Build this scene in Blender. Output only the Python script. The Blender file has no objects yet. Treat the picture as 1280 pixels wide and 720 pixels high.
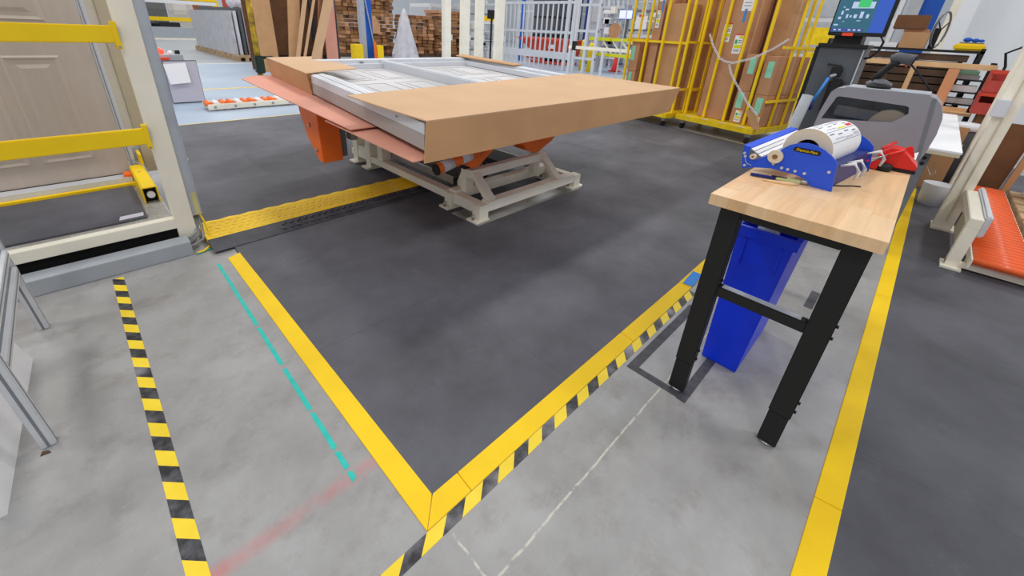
import bpy, bmesh, math, random
from mathutils import Vector
from mathutils.geometry import tessellate_polygon
random.seed(7)
sc = bpy.context.scene
col = sc.collection

# ------------------------------------------------------------------ camera
cam = bpy.data.cameras.new('camera')
cam.sensor_fit = 'HORIZONTAL'; cam.sensor_width = 36.0
cam.lens = 513.786/1280*36.0
cam.shift_x = (640-612.994)/1280
cam.shift_y = -(360-272.633)/1280
cam.clip_start = .05; cam.clip_end = 300
co = bpy.data.objects.new('camera', cam); col.objects.link(co)
co.location = (0, 0, 1.45)
co.rotation_euler = (math.radians(65.28384621), math.radians(-2.57619216), math.radians(-44.0089413))
sc.camera = co
# ------------------------------------------------------------------ light
w = bpy.data.worlds.new('world'); sc.world = w; w.use_nodes = True
bg = w.node_tree.nodes['Background']; bg.inputs[0].default_value = (.9, .95, 1, 1); bg.inputs[1].default_value = .5
def area(x, y, z, sx, sy, p):
    l = bpy.data.lights.new('ceiling_light', 'AREA'); l.shape = 'RECTANGLE'; l.size = sx; l.size_y = sy; l.energy = p
    l.color = (1, .97, .93)
    o = bpy.data.objects.new('ceiling_light', l); col.objects.link(o); o.location = (x, y, z)
for lx in (-2.5, 3.5, 9.5, 15.5):
    for ly in (-2.5, 3.5, 9.5, 15.5):
        area(lx, ly, 6.2, 1.2, .5, 75)
for lx in (5, 12, 19, 26):
    for ly in (22, 29, 36): area(lx, ly, 7, 2, 1, 90)
vs = sc.view_settings
vs.view_transform = 'Standard'; vs.look = 'None'; vs.gamma = 1; vs.use_curve_mapping = False; vs.exposure = 0.3

# ------------------------------------------------------------------ materials
def lin(c):
    return tuple(((v/255)/12.92 if v/255 <= .04045 else ((v/255+.055)/1.055)**2.4) for v in c)
MATS = {}
def mk(n, rgb, rough=.55, metal=0, var=.0, vs=8, bump=0, bs=60, spec=.4, emit=0, alpha=1, trans=0, stretch=None, rgb2=None):
    m = bpy.data.materials.new(n); m.use_nodes = True; nt = m.node_tree; b = nt.nodes['Principled BSDF']
    c = lin(rgb); b.inputs['Base Color'].default_value = (*c, 1); b.inputs['Roughness'].default_value = rough
    b.inputs['Metallic'].default_value = metal; b.inputs['Specular IOR Level'].default_value = spec
    L = nt.links.new
    if var or bump:
        tc = nt.nodes.new('ShaderNodeTexCoord'); mp = nt.nodes.new('ShaderNodeMapping')
        L(tc.outputs['Object'], mp.inputs[0])
        if stretch: mp.inputs['Scale'].default_value = stretch
    if var:
        t = nt.nodes.new('ShaderNodeTexNoise'); t.inputs['Scale'].default_value = vs; t.inputs['Detail'].default_value = 5
        L(mp.outputs[0], t.inputs['Vector'])
        r = nt.nodes.new('ShaderNodeValToRGB'); d = lin(rgb2) if rgb2 else None
        lo = tuple(min(1, v*(1-var)) for v in c); hi = d if d else tuple(min(1, v*(1+var)) for v in c)
        r.color_ramp.elements[0].position = .32; r.color_ramp.elements[0].color = (*lo, 1)
        r.color_ramp.elements[1].position = .68; r.color_ramp.elements[1].color = (*hi, 1)
        L(t.outputs['Fac'], r.inputs[0]); L(r.outputs[0], b.inputs['Base Color'])
    if bump:
        t2 = nt.nodes.new('ShaderNodeTexNoise'); t2.inputs['Scale'].default_value = bs; t2.inputs['Detail'].default_value = 3
        L(mp.outputs[0], t2.inputs['Vector'])
        bp = nt.nodes.new('ShaderNodeBump'); bp.inputs['Strength'].default_value = bump; bp.inputs['Distance'].default_value = .01
        L(t2.outputs['Fac'], bp.inputs['Height']); L(bp.outputs[0], b.inputs['Normal'])
    if emit:
        b.inputs['Emission Color'].default_value = (*c, 1); b.inputs['Emission Strength'].default_value = emit
    if alpha < 1: b.inputs['Alpha'].default_value = alpha
    if trans: b.inputs['Transmission Weight'].default_value = trans
    MATS[n] = m; return m
mk('yellow', (255, 212, 10), .5, var=.05, vs=5)
mk('yellow_strip', (252, 206, 8), .55, var=.07, vs=4, bump=.1, bs=40)
mk('yellow_old', (240, 205, 20), .5, var=.15, vs=7)
mk('cream', (246, 239, 222), .5, var=.06, vs=3)
mk('cream_dark', (205, 192, 165), .6, var=.08, vs=3)
mk('orange', (255, 118, 36), .45, var=.08, vs=4)
mk('orange_roller', (250, 104, 46), .32, var=.06, vs=6)
mk('grey_metal', (178, 184, 194), .45, metal=.1, var=.06)
mk('steel', (175, 175, 172), .35, metal=.8, var=.1)
mk('grey_paint', (170, 175, 182), .5, var=.05)
mk('alu', (205, 207, 212), .35, metal=.1, var=.04)
mk('alu_white', (212, 214, 220), .4, var=.04, vs=3)
mk('unit_white', (196, 193, 194), .42, var=.06, vs=2)
mk('unit_grey', (170, 163, 160), .5)
mk('unit_dark', (120, 118, 120), .5, var=.2)
mk('black', (24, 24, 26), .5, var=.2, vs=20)
mk('black_leg', (26, 26, 27), .55, bump=.1, bs=150)
mk('black_rubber', (60, 60, 64), .7, var=.2)
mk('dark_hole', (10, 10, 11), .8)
mk('cardboard', (207, 168, 130), .75, var=.05, vs=3)
mk('cardboard2', (196, 150, 107), .8, var=.08, vs=3)  # also the wrap's side tone, with its shade in the colour
mk('cardboard3', (192, 142, 106), .8, var=.08, vs=3)
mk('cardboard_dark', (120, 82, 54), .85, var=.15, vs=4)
mk('cardboard_edge', (158, 112, 72), .85, var=.35, vs=12, stretch=(1, 1, 6))
mk('pink', (226, 158, 136), .7, var=.05, vs=3)
mk('beige_door', (196, 182, 170), .55, var=.04, vs=2, bump=.05, bs=80, stretch=(8, 1, 1))
mk('blue', (38, 86, 222), .4, var=.04)
mk('blue_dark', (30, 44, 120), .45)
mk('blue_bin', (8, 56, 235), .38, var=.08, vs=6)
mk('blue_post', (20, 88, 190), .5)
mk('blue_tape', (60, 140, 220), .6)
mk('printer', (150, 150, 158), .5, var=.03)
mk('printer_light', (176, 178, 184), .5)
mk('glass_dark', (34, 36, 40), .12, var=.3, vs=12, spec=.6)
mk('white', (240, 240, 243), .5)
mk('white_paper', (244, 244, 248), .7)
mk('white_dirty', (222, 222, 224), .6, var=.06)
mk('paper_grey', (205, 200, 212), .7)
mk('text_grey', (110, 112, 120), .7)
mk('roll_side', (226, 212, 190), .7)
mk('red', (232, 44, 34), .4)
mk('red_bin', (214, 70, 46), .5, var=.1)
mk('dark_red', (186, 72, 62), .5, var=.12)
mk('red_tape', (250, 80, 45), .5)
mk('teal', (45, 190, 178), .6, var=.1, vs=20)
mk('mint', (150, 220, 190), .7)
mk('lime', (225, 225, 20), .6)
mk('green', (60, 180, 90), .6)
mk('wood0', (232, 192, 146), .42, var=.08, vs=3, stretch=(1, 14, 4))
mk('wood1', (230, 188, 140), .42, var=.09, vs=3, stretch=(1, 14, 4))
mk('wood2', (226, 182, 134), .42, var=.1, vs=3, stretch=(1, 14, 4))
mk('wood3', (234, 196, 152), .42, var=.07, vs=3, stretch=(1, 14, 4))
mk('lumber', (232, 190, 140), .6, var=.12, vs=4)
mk('lumber_red', (226, 160, 115), .6, var=.1, vs=4)
mk('pallet', (190, 160, 125), .8, var=.2, vs=6)
mk('old_wood', (86, 66, 52), .8, var=.35, vs=6)
mk('hmi_teal', (50, 98, 118), .25, emit=.35)
mk('hmi_blue', (48, 82, 168), .25, emit=.5)
mk('hmi_bar', (60, 64, 140), .25, emit=.4)
mk('hmi_item', (165, 180, 205), .25, emit=.5)
mk('hmi_green', (60, 175, 100), .25, emit=.5)
mk('screen_white', (200, 205, 245), .3, emit=.6)
mk('dark_grey', (88, 92, 98), .5, var=.08)
mk('mid_grey', (120, 124, 130), .5, var=.08)
mk('light_grey', (190, 194, 200), .5, var=.06)
mk('wrap', (225, 225, 232), .25, var=.15, vs=10, bump=.5, bs=25, alpha=.72)
mk('wrap_grey', (196, 194, 200), .3, var=.12, vs=4, bump=.4, bs=20)
mk('cable_grey', (150, 154, 160), .5)
mk('clear', (215, 225, 230), .15, alpha=.45)
mk('brown_door', (176, 104, 52), .5, var=.15)
mk('tape_dark', (72, 72, 78), .6, var=.25, vs=25)
mk('plastic_green', (205, 212, 150), .4)
mk('dark_green', (24, 44, 34), .5)
mk('wall_white', (228, 231, 235), .7, var=.03, vs=.6)
mk('ramp_black', (74, 74, 80), .6, var=.25, vs=9)
mk('overspray', (205, 200, 140), .5, var=.1)
mk('pole_worn', (70, 58, 30), .6, var=.4, vs=5, rgb2=(225, 180, 40))
mk('glow_red', (255, 70, 50), .3, emit=1.2)
mk('checker', (196, 192, 186), .4, metal=.4, var=.12, vs=10)

def nodes_mat(n):
    m = bpy.data.materials.new(n); m.use_nodes = True; MATS[n] = m
    return m, m.node_tree, m.node_tree.nodes['Principled BSDF']
def math_n(nt, op, a, b=None, c=None):
    x = nt.nodes.new('ShaderNodeMath'); x.operation = op
    for i, v in enumerate((a, b, c)):
        if v is None: continue
        if isinstance(v, (int, float)): x.inputs[i].default_value = v
        else: nt.links.new(v, x.inputs[i])
    return x.outputs[0]
def mix(nt, f, a, b):
    x = nt.nodes.new('ShaderNodeMix'); x.data_type = 'RGBA'
    for s, v in ((x.inputs[0], f), (x.inputs[6], a), (x.inputs[7], b)):
        if isinstance(v, (int, float)): s.default_value = v
        elif isinstance(v, tuple): s.default_value = (*lin(v), 1)
        else: nt.links.new(v, s)
    return x.outputs[2]
def noise(nt, vec, scale, detail=5, rough=.6):
    t = nt.nodes.new('ShaderNodeTexNoise'); t.inputs['Scale'].default_value = scale; t.inputs['Detail'].default_value = detail
    t.inputs['Roughness'].default_value = rough; nt.links.new(vec, t.inputs['Vector']); return t.outputs['Fac']
def ramp(nt, v, p0, p1):
    x = nt.nodes.new('ShaderNodeMapRange'); x.inputs[1].default_value = p0; x.inputs[2].default_value = p1
    nt.links.new(v, x.inputs[0]); return x.outputs[0]

# concrete floor (object coordinates are world coordinates: its origin is at 0,0,0)
m, nt, b = nodes_mat('concrete')
tc = nt.nodes.new('ShaderNodeTexCoord'); P = tc.outputs['Object']
sx = nt.nodes.new('ShaderNodeSeparateXYZ'); nt.links.new(P, sx.inputs[0]); X, Y = sx.outputs[0], sx.outputs[1]
c0 = mix(nt, ramp(nt, noise(nt, P, 1.6, 8, .65), .32, .7), (136, 134, 132), (172, 171, 171))
c0 = mix(nt, math_n(nt, 'MULTIPLY', ramp(nt, noise(nt, P, 6, 8, .7), .52, .72), .5), c0, (118, 110, 102))
c0 = mix(nt, math_n(nt, 'MULTIPLY', ramp(nt, noise(nt, P, 60, 3, .5), .66, .78), .2), c0, (205, 205, 205))
# filled saw-cut joints
wob = math_n(nt, 'MULTIPLY', math_n(nt, 'SUBTRACT', noise(nt, P, 14, 4), .5), .012)
def joint(coord, pos, half):
    d = math_n(nt, 'ABSOLUTE', math_n(nt, 'SUBTRACT', math_n(nt, 'ADD', coord, wob), pos))
    return math_n(nt, 'LESS_THAN', d, half)
j = math_n(nt, 'MULTIPLY', joint(Y, .407, .004), ramp(nt, noise(nt, P, 22, 4), .38, .52))
j2 = math_n(nt, 'MULTIPLY', math_n(nt, 'MULTIPLY', joint(X, .49, .004), ramp(nt, noise(nt, P, 25, 4), .42, .55)), math_n(nt, 'GREATER_THAN', Y, .4))
c0 = mix(nt, math_n(nt, 'MULTIPLY', math_n(nt, 'MAXIMUM', j, j2), .7), c0, (214, 206, 192))
# faded red marking
rd = math_n(nt, 'SUBTRACT', 1, ramp(nt, math_n(nt, 'ABSOLUTE', math_n(nt, 'SUBTRACT', Y, .962)), .004, .04))
rx = math_n(nt, 'MULTIPLY', math_n(nt, 'LESS_THAN', X, .45), math_n(nt, 'GREATER_THAN', X, -.12))
rd = math_n(nt, 'MULTIPLY', math_n(nt, 'MULTIPLY', rd, rx), ramp(nt, noise(nt, P, 7, 4), .3, .75))
c0 = mix(nt, math_n(nt, 'MULTIPLY', rd, .5), c0, (215, 80, 75))
# painted aisle beyond the mats
c1 = mix(nt, ramp(nt, noise(nt, P, .7, 5), .3, .7), (158, 174, 194), (176, 192, 210))
c2 = mix(nt, ramp(nt, noise(nt, P, .7, 5), .3, .7), (160, 165, 170), (178, 182, 186))
c1 = mix(nt, math_n(nt, 'GREATER_THAN', Y, 16.8), c1, c2)
c0 = mix(nt, math_n(nt, 'GREATER_THAN', Y, 7.2), c0, c1)
nt.links.new(c0, b.inputs['Base Color']); b.inputs['Roughness'].default_value = .42
bp = nt.nodes.new('ShaderNodeBump'); bp.inputs['Strength'].default_value = .12; bp.inputs['Distance'].default_value = .01
nt.links.new(noise(nt, P, 35, 4), bp.inputs['Height']); nt.links.new(bp.outputs[0], b.inputs['Normal'])

# rubber mats, three slightly different batches
for i, (lo, hi) in enumerate((((70, 70, 76), (104, 104, 112)), ((66, 66, 72), (98, 98, 106)), ((74, 74, 80), (108, 108, 116)))):
    m, nt, b = nodes_mat('mat%d' % i)
    tc = nt.nodes.new('ShaderNodeTexCoord'); g = nt.nodes.new('ShaderNodeNewGeometry'); P = g.outputs['Position']
    c = mix(nt, ramp(nt, noise(nt, P, 1.3, 7, .65), .3, .72), lo, hi)  # broad mottling also puts the rubber's sheen into the colour
    c = mix(nt, math_n(nt, 'MULTIPLY', ramp(nt, noise(nt, P, 5, 8, .75), .58, .75), .28), c, (124, 124, 128))
    c = mix(nt, math_n(nt, 'MULTIPLY', ramp(nt, noise(nt, P, 80, 3, .6), .7, .78), .35), c, (150, 150, 152))
    nt.links.new(c, b.inputs['Base Color']); b.inputs['Roughness'].default_value = .58; b.inputs['Specular IOR Level'].default_value = .3
    bp = nt.nodes.new('ShaderNodeBump'); bp.inputs['Strength'].default_value = .15; bp.inputs['Distance'].default_value = .005
    nt.links.new(noise(nt, P, 60, 3), bp.inputs['Height']); nt.links.new(bp.outputs[0], b.inputs['Normal'])

# black and yellow hazard tape: stripes printed at 45 degrees
def hazard(n, along, across, period, off, worn):
    m, nt, b = nodes_mat(n)
    g = nt.nodes.new('ShaderNodeNewGeometry'); P = g.outputs['Position']
    s = nt.nodes.new('ShaderNodeSeparateXYZ'); nt.links.new(P, s.inputs[0])
    t = math_n(nt, 'ADD', s.outputs[along], math_n(nt, 'MULTIPLY', s.outputs[across], off[0]))
    f = math_n(nt, 'FRACT', math_n(nt, 'DIVIDE', math_n(nt, 'SUBTRACT', t, off[1]), period))
    st = math_n(nt, 'LESS_THAN', f, .5)
    blk = mix(nt, ramp(nt, noise(nt, P, 18, 5, .7), .42, .7), (26, 26, 29), (92, 92, 98))
    wear = math_n(nt, 'MULTIPLY', ramp(nt, noise(nt, P, 3.3, 3, .5), *worn), .85)
    blk = mix(nt, wear, blk, (165, 163, 168))
    yl = mix(nt, ramp(nt, noise(nt, P, 9, 4), .3, .7), (240, 206, 24), (250, 218, 50))
    nt.links.new(mix(nt, st, blk, yl), b.inputs['Base Color']); b.inputs['Roughness'].default_value = .5
hazard('hazard_left', 1, 0, .155, (1.0, 1.066-.135-.0775), (.62, .75))
hazard('hazard_front', 0, 1, .1625, (-1.2, .433-.643*1.2), (.5, .62))

# ------------------------------------------------------------------ mesh helpers
def V(*a): return Vector(a)
class MB:
    def __init__(s, f=None): s.v = []; s.f = []; s.mi = []; s.sm = []; s.fn = f; s.cur = 0
    def add(s, vs, fs, smooth=False):
        o = len(s.v)
        for p in vs: s.v.append(tuple(s.fn(*p)) if s.fn else tuple(p))
        for q in fs: s.f.append(tuple(i+o for i in q)); s.mi.append(s.cur); s.sm.append(smooth)
        return s
    def box(s, x0, x1, y0, y1, z0, z1):
        return s.hexa([(x0, y0, z0), (x1, y0, z0), (x1, y1, z0), (x0, y1, z0), (x0, y0, z1), (x1, y0, z1), (x1, y1, z1), (x0, y1, z1)])
    def hexa(s, p):
        return s.add(p, [(0, 3, 2, 1), (4, 5, 6, 7), (0, 1, 5, 4), (1, 2, 6, 5), (2, 3, 7, 6), (3, 0, 4, 7)])
    def bar(s, a, b, w, h, up=(0, 0, 1)):
        a, b = Vector(a), Vector(b); d = (b-a).normalized(); u = Vector(up)
        if abs(d.dot(u)) > .98: u = Vector((1, 0, 0))
        r = d.cross(u).normalized(); u = r.cross(d).normalized()
        p = [q + r*(i*w/2) + u*(j*h/2) for q in (a, b) for i, j in ((-1, -1), (1, -1), (1, 1), (-1, 1))]
        return s.add(p, [(0, 1, 2, 3), (7, 6, 5, 4), (0, 4, 5, 1), (1, 5, 6, 2), (2, 6, 7, 3), (3, 7, 4, 0)])
    def tube(s, a, b, r, n=12, r2=None):
        a, b = Vector(a), Vector(b); d = (b-a).normalized(); u = Vector((0, 0, 1)) if abs(d.z) < .95 else Vector((1, 0, 0))
        x = d.cross(u).normalized(); y = d.cross(x); r2 = r if r2 is None else r2
        p = [a + (x*math.cos(t)+y*math.sin(t))*r for t in [2*math.pi*i/n for i in range(n)]] + \
            [b + (x*math.cos(t)+y*math.sin(t))*r2 for t in [2*math.pi*i/n for i in range(n)]]
        s.add(p, [(i, (i+1) % n, n+(i+1) % n, n+i) for i in range(n)], True)
        o = len(s.v)-2*n
        s.f += [tuple(o+i for i in range(n))[::-1], tuple(o+n+i for i in range(n))]; s.mi += [s.cur]*2; s.sm += [False]*2
        return s
    def path(s, pts, r, n=8, closed=False):
        pts = [Vector(p) for p in pts]; rings = []; N = len(pts)
        for i, p in enumerate(pts):
            d = (pts[(i+1) % N]-pts[i-1]) if closed or 0 < i < N-1 else (pts[1]-pts[0] if i == 0 else pts[-1]-pts[-2])
            d.normalize(); u = Vector((0, 0, 1)) if abs(d.z) < .9 else Vector((1, .3, 0))
            x = d.cross(u).normalized(); y = d.cross(x)
            rr = r[i] if isinstance(r, (list, tuple)) else r
            rings.append([p+(x*math.cos(2*math.pi*k/n)+y*math.sin(2*math.pi*k/n))*rr for k in range(n)])
        vs = [q for R in rings for q in R]; fs = []
        for i in range(N if closed else N-1):
            j = (i+1) % N
            fs += [(i*n+k, i*n+(k+1) % n, j*n+(k+1) % n, j*n+k) for k in range(n)]
        if not closed: fs += [tuple(range(n))[::-1], tuple((N-1)*n+k for k in range(n))]
        return s.add(vs, fs, True)
    def prism(s, poly, axis, a, b):      # poly in the two other axes (in x,y,z order), extruded along axis
        def q(p, t):
            return {'x': (t, p[0], p[1]), 'y': (p[0], t, p[1]), 'z': (p[0], p[1], t)}[axis]
        n = len(poly); vs = [q(p, a) for p in poly]+[q(p, b) for p in poly]
        tri = tessellate_polygon([[Vector((p[0], p[1], 0)) for p in poly]])
        fs = [tuple(t) for t in tri]+[tuple(i+n for i in t)[::-1] for t in tri]
        fs += [(i, (i+1) % n, n+(i+1) % n, n+i) for i in range(n)]
        return s.add(vs, fs)
    def lathe(s, prof, c, n=20, cap=True):  # prof: (r,z)
        vs = [(c[0]+r*math.cos(2*math.pi*k/n), c[1]+r*math.sin(2*math.pi*k/n), c[2]+z) for r, z in prof for k in range(n)]
        fs = [(i*n+k, i*n+(k+1) % n, (i+1)*n+(k+1) % n, (i+1)*n+k) for i in range(len(prof)-1) for k in range(n)]
        s.add(vs, fs, True)
        if cap:
            o = len(s.v)-len(vs); s.f += [tuple(o+k for k in range(n))[::-1], tuple(o+(len(prof)-1)*n+k for k in range(n))]
            s.mi += [s.cur]*2; s.sm += [False]*2
        return s
    def sphere(s, c, r, n=12, m=7, sz=1):
        return s.lathe([(max(.0005, r*math.sin(math.pi*i/m)), -r*sz*math.cos(math.pi*i/m)) for i in range(m+1)], c, n)
    def sheet(s, pts, th, nrm=(0, 0, 1)):   # a polygon with a thickness
        n = len(pts); k = Vector(nrm)*th; pts = [Vector(p) for p in pts]
        return s.add(pts+[p+k for p in pts], [tuple(range(n))[::-1], tuple(range(n, 2*n))]+[(i, (i+1) % n, n+(i+1) % n, n+i) for i in range(n)])
    def rect(s, o, u, v, mat=None):          # flat printed patch
        o, u, v = Vector(o), Vector(u), Vector(v)
        return s.add([o, o+u, o+u+v, o+v], [(0, 1, 2, 3)])
    def build(s, name, mat, parent=None, bevel=0, loc=None, kind=None):
        me = bpy.data.meshes.new(name)
        base = Vector(parent['_o']) if parent is not None else (Vector(loc) if loc else Vector((0, 0, 0)))
        me.from_pydata([Vector(p)-base for p in s.v], [], s.f)
        mats = mat if isinstance(mat, (list, tuple)) else [mat]
        for k in mats: me.materials.append(MATS[k])
        for p, i, q in zip(me.polygons, s.mi, s.sm): p.material_index = i; p.use_smooth = q
        bm = bmesh.new(); bm.from_mesh(me)
        if len(mats) == 1 or bevel: bmesh.ops.recalc_face_normals(bm, faces=bm.faces)
        if bevel:
            bmesh.ops.bevel(bm, geom=[e for e in bm.edges if e.is_manifold and e.calc_face_angle(0) > .6], offset=bevel, segments=2, affect='EDGES', clamp_overlap=True)
        bm.to_mesh(me); bm.free(); me.update()
        o = bpy.data.objects.new(name, me); col.objects.link(o)
        if parent is not None: o.parent = parent; o.location = Vector((0, 0, 0)); o['_o'] = parent['_o']
        else: o.location = base; o['_o'] = tuple(base)
        if kind: o['kind'] = kind
        return o
def T(name, label, cat, loc, group=None):
    o = bpy.data.objects.new(name, None); col.objects.link(o); o.location = loc; o['_o'] = tuple(loc)
    o.empty_display_size = .1
    o['label'] = label; o['category'] = cat
    if group: o['group'] = group
    return o
def S(name, label, cat, mb, mat, bevel=0, loc=None, group=None, kind=None):
    if loc is None:
        xs = [[p[i] for p in mb.v] for i in range(3)]
        loc = ((min(xs[0])+max(xs[0]))/2, (min(xs[1])+max(xs[1]))/2, min(xs[2]))
    o = mb.build(name, mat, None, bevel, loc, kind); o['label'] = label; o['category'] = cat
    if group: o['group'] = group
    return o
def struct(name, mb, mat, bevel=0):
    return mb.build(name, mat, None, bevel, None, 'structure')
def cp(o, d, parent):
    c = o.copy(); col.objects.link(c); c.parent = parent; c.location = Vector(o.location)+Vector(d); return c
def B(*a): return MB().box(*a)

# ================================================================== SETTING
fl = struct('floor', MB().add([(-8, -10, 0), (50, -10, 0), (50, 48, 0), (-8, 48, 0)], [(0, 1, 2, 3)]), 'concrete')
struct('wall_back', B(-8, 50, 47, 47.2, 0, 9), 'wall_white')
struct('wall_far', B(48, 48.2, -1, 47, 0, 9), 'wall_white')
wr = struct('wall_right', B(12.2, 12.4, -9, -.08, 0, 6), 'wall_white')
struct('trim_1', B(11.9, 12.2, -.1, .12, 0, 6), 'wall_white')
struct('trim_2', B(12.05, 12.4, .12, .24, 0, 6), 'cream')
# painted aisle lines on the floor
for nm, a in (('trim_3', (.9, 8.4, 7.22, 7.29)), ('trim_4', (-2, 9, 10.7, 10.8)), ('trim_5', (-2, 14, 16.55, 16.75))):
    struct(nm, B(a[0], a[1], a[2], a[3], 0, .002), 'yellow_old' if nm != 'trim_5' else 'white_dirty')
struct('trim_6', MB().hexa([(7.215, 1.75, 0), (7.255, 1.74, 0), (7.85, 4.6, 0), (7.81, 4.61, 0), (7.215, 1.75, .003), (7.255, 1.74, .003), (7.85, 4.6, .003), (7.81, 4.61, .003)]), 'yellow_old')

# ---- main mat: panels, bevelled yellow edge strips
t = T('rubber_floor_mat', 'large dark grey rubber mat with yellow edge strips under the orange lift table', 'floor mat', (3, 2.5, 0))
def xmax(y): return 7.19+(y-1.78)*.225
ys = [.715, 1.62, 2.53, 3.44, 4.35, 5.26, 6.2, 7.2]
rnd = random.Random(3)
for i in range(len(ys)-1):
    y0, y1 = ys[i]+.0005, ys[i+1]-.0005
    x = .505 if y0 < 2.7 else .42
    off = .0 if i % 2 else .45
    cuts = [x]; c = x+1.22-off
    while c < xmax(y0)-.5: cuts.append(c); c += 1.22
    for k, xa in enumerate(cuts):
        if k+1 < len(cuts): xb0 = xb1 = cuts[k+1]-.0008
        else: xb0, xb1 = xmax(y0), xmax(y1)
        h = .014+rnd.uniform(-.0003, .0003)
        if i == 2 and k == 0:
            MB().hexa([(xa, y0, 0), (xb0, y0, 0), (xb1, y1, 0), (.505, y1, 0), (xa, y0, h), (xb0, y0, h), (xb1, y1, h), (.505, y1, h)]).build('mat_panel', 'mat2', t)
            continue
        MB().hexa([(xa, y0, 0), (xb0, y0, 0), (xb1, y1, 0), (xa, y1, 0), (xa, y0, h), (xb0, y0, h), (xb1, y1, h), (xa, y1, h)]).build('mat_panel', 'mat%d' % rnd.randint(0, 2), t)
def bevel_strip(t, a, b, inx, iny, w=.076, lo=.004, hi=.0155, name='edge_strip'):
    """strip from a to b along the outer edge; (inx,iny) points to the mat"""
    ax, ay = a; bx, by = b
    m = MB().hexa([(ax, ay, 0), (bx, by, 0), (bx+inx*w, by+iny*w, 0), (ax+inx*w, ay+iny*w, 0),
                   (ax, ay, lo), (bx, by, lo), (bx+inx*w, by+iny*w, hi), (ax+inx*w, ay+iny*w, hi)])
    return m.build(name, 'yellow_strip', t, bevel=.0015)
# left strip (mitred at the corner) and front strips
MB().hexa([(.434, .643, 0), (.51, .719, 0), (.51, 2.855, 0), (.434, 2.845, 0), (.434, .643, .004), (.51, .719, .0155), (.51, 2.855, .0155), (.434, 2.845, .004)]).build('edge_strip', 'yellow_strip', t, bevel=.0015)
MB().hexa([(.436, .643, 0), (.62, .643, 0), (.62, .719, 0), (.512, .719, 0), (.436, .643, .004), (.62, .643, .004), (.62, .719, .0155), (.512, .719, .0155)]).build('edge_strip', 'yellow_strip', t, bevel=.0015)
bevel_strip(t, (.622, .643), (1.75, .643), 0, 1)
bevel_strip(t, (1.752, .643), (2.49, .644), 0, 1)
bevel_strip(t, (2.492, .646), (3.9, .66), 0, 1)
bevel_strip(t, (3.902, .66), (5.6, .66), 0, 1)

# ---- right-hand mat
t = T('rubber_floor_mat', 'dark grey rubber mat with one yellow edge strip under the orange roller conveyor', 'floor mat', (3, -1.6, 0))
for i, (y1, y0) in enumerate(((-.262, -1.17), (-1.171, -2.08), (-2.081, -3.0))):
    x = -.6-(i % 2)*.5
    while x < 8.4:
        B(x, x+1.2192, y0, y1, 0, .0145).build('mat_panel', 'mat%d' % rnd.randint(0, 1), t); x += 1.22
for a, b_ in ((-.6, 1.5), (1.502, 3.38), (3.382, 5.2), (5.202, 6.6)):
    bevel_strip(t, (a, -.188), (b_, -.188), 0, -1)

# ---- floor tapes
S('hazard_tape', 'black and yellow striped hazard tape running from the machine base across bare concrete', 'floor tape',
  MB().add([(-.135, .3, .001), (-.083, .3, .001), (-.083, 2.995, .001), (-.135, 2.995, .001), (-.135, .3, 0), (-.083, .3, 0), (-.083, 2.995, 0), (-.135, 2.995, 0)],
           [(0, 1, 2, 3), (0, 4, 5, 1), (1, 5, 6, 2), (2, 6, 7, 3), (3, 7, 4, 0)]), 'hazard_left')
S('hazard_tape', 'worn black and yellow striped tape along the front yellow edge of the mat', 'floor tape',
  B(.05, 2.47, .599, .642, 0, .001), 'hazard_front')
tl = T('teal_tape', 'thin broken teal green tape line on the concrete beside the yellow mat edge', 'floor tape', (.355, 1.9, 0))
for ya, yb in ((2.815, 2.02), (2.0, 1.66), (1.63, 1.33), (1.315, 1.1), (1.09, 1.0), (.99, .945)):
    xa, xb = .346+(ya-.95)*.0125, .346+(yb-.95)*.0125
    MB().hexa([(xa-.009, ya, 0), (xb-.0095, yb, 0), (xb+.0095, yb+.006, 0), (xa+.009, ya-.006, 0), (xa-.009, ya, .001), (xb-.0095, yb, .001), (xb+.0095, yb+.006, .001), (xa+.009, ya-.006, .001)]).build('tape_strip', 'teal', tl)
tt = T('outline_tape', 'worn dark grey tape outline on the concrete around the black table leg', 'floor tape', (1.8, .43, 0))
B(1.565, 2.32, .535, .58, 0, .001).build('tape_strip', 'tape_dark', tt)
B(1.565, 1.605, .30, .535, 0, .001).build('tape_strip', 'tape_dark', tt)
B(1.56, 2.35, .295, .335, .001, .002).build('tape_strip', 'tape_dark', tt)
B(2.85, 3.1, .06, .105, 0, .001).build('tape_strip', 'tape_dark', tt)
S('blue_tape_patch', 'small blue tape patch stuck on the front yellow mat edge', 'tape',
  MB().hexa([(2.52, .645, .0055), (2.72, .655, .0055), (2.70, .715, .0165), (2.5, .70, .0155), (2.52, .645, .0065), (2.72, .655, .0065), (2.70, .715, .0175), (2.5, .70, .0165)]), 'blue_tape')

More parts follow.
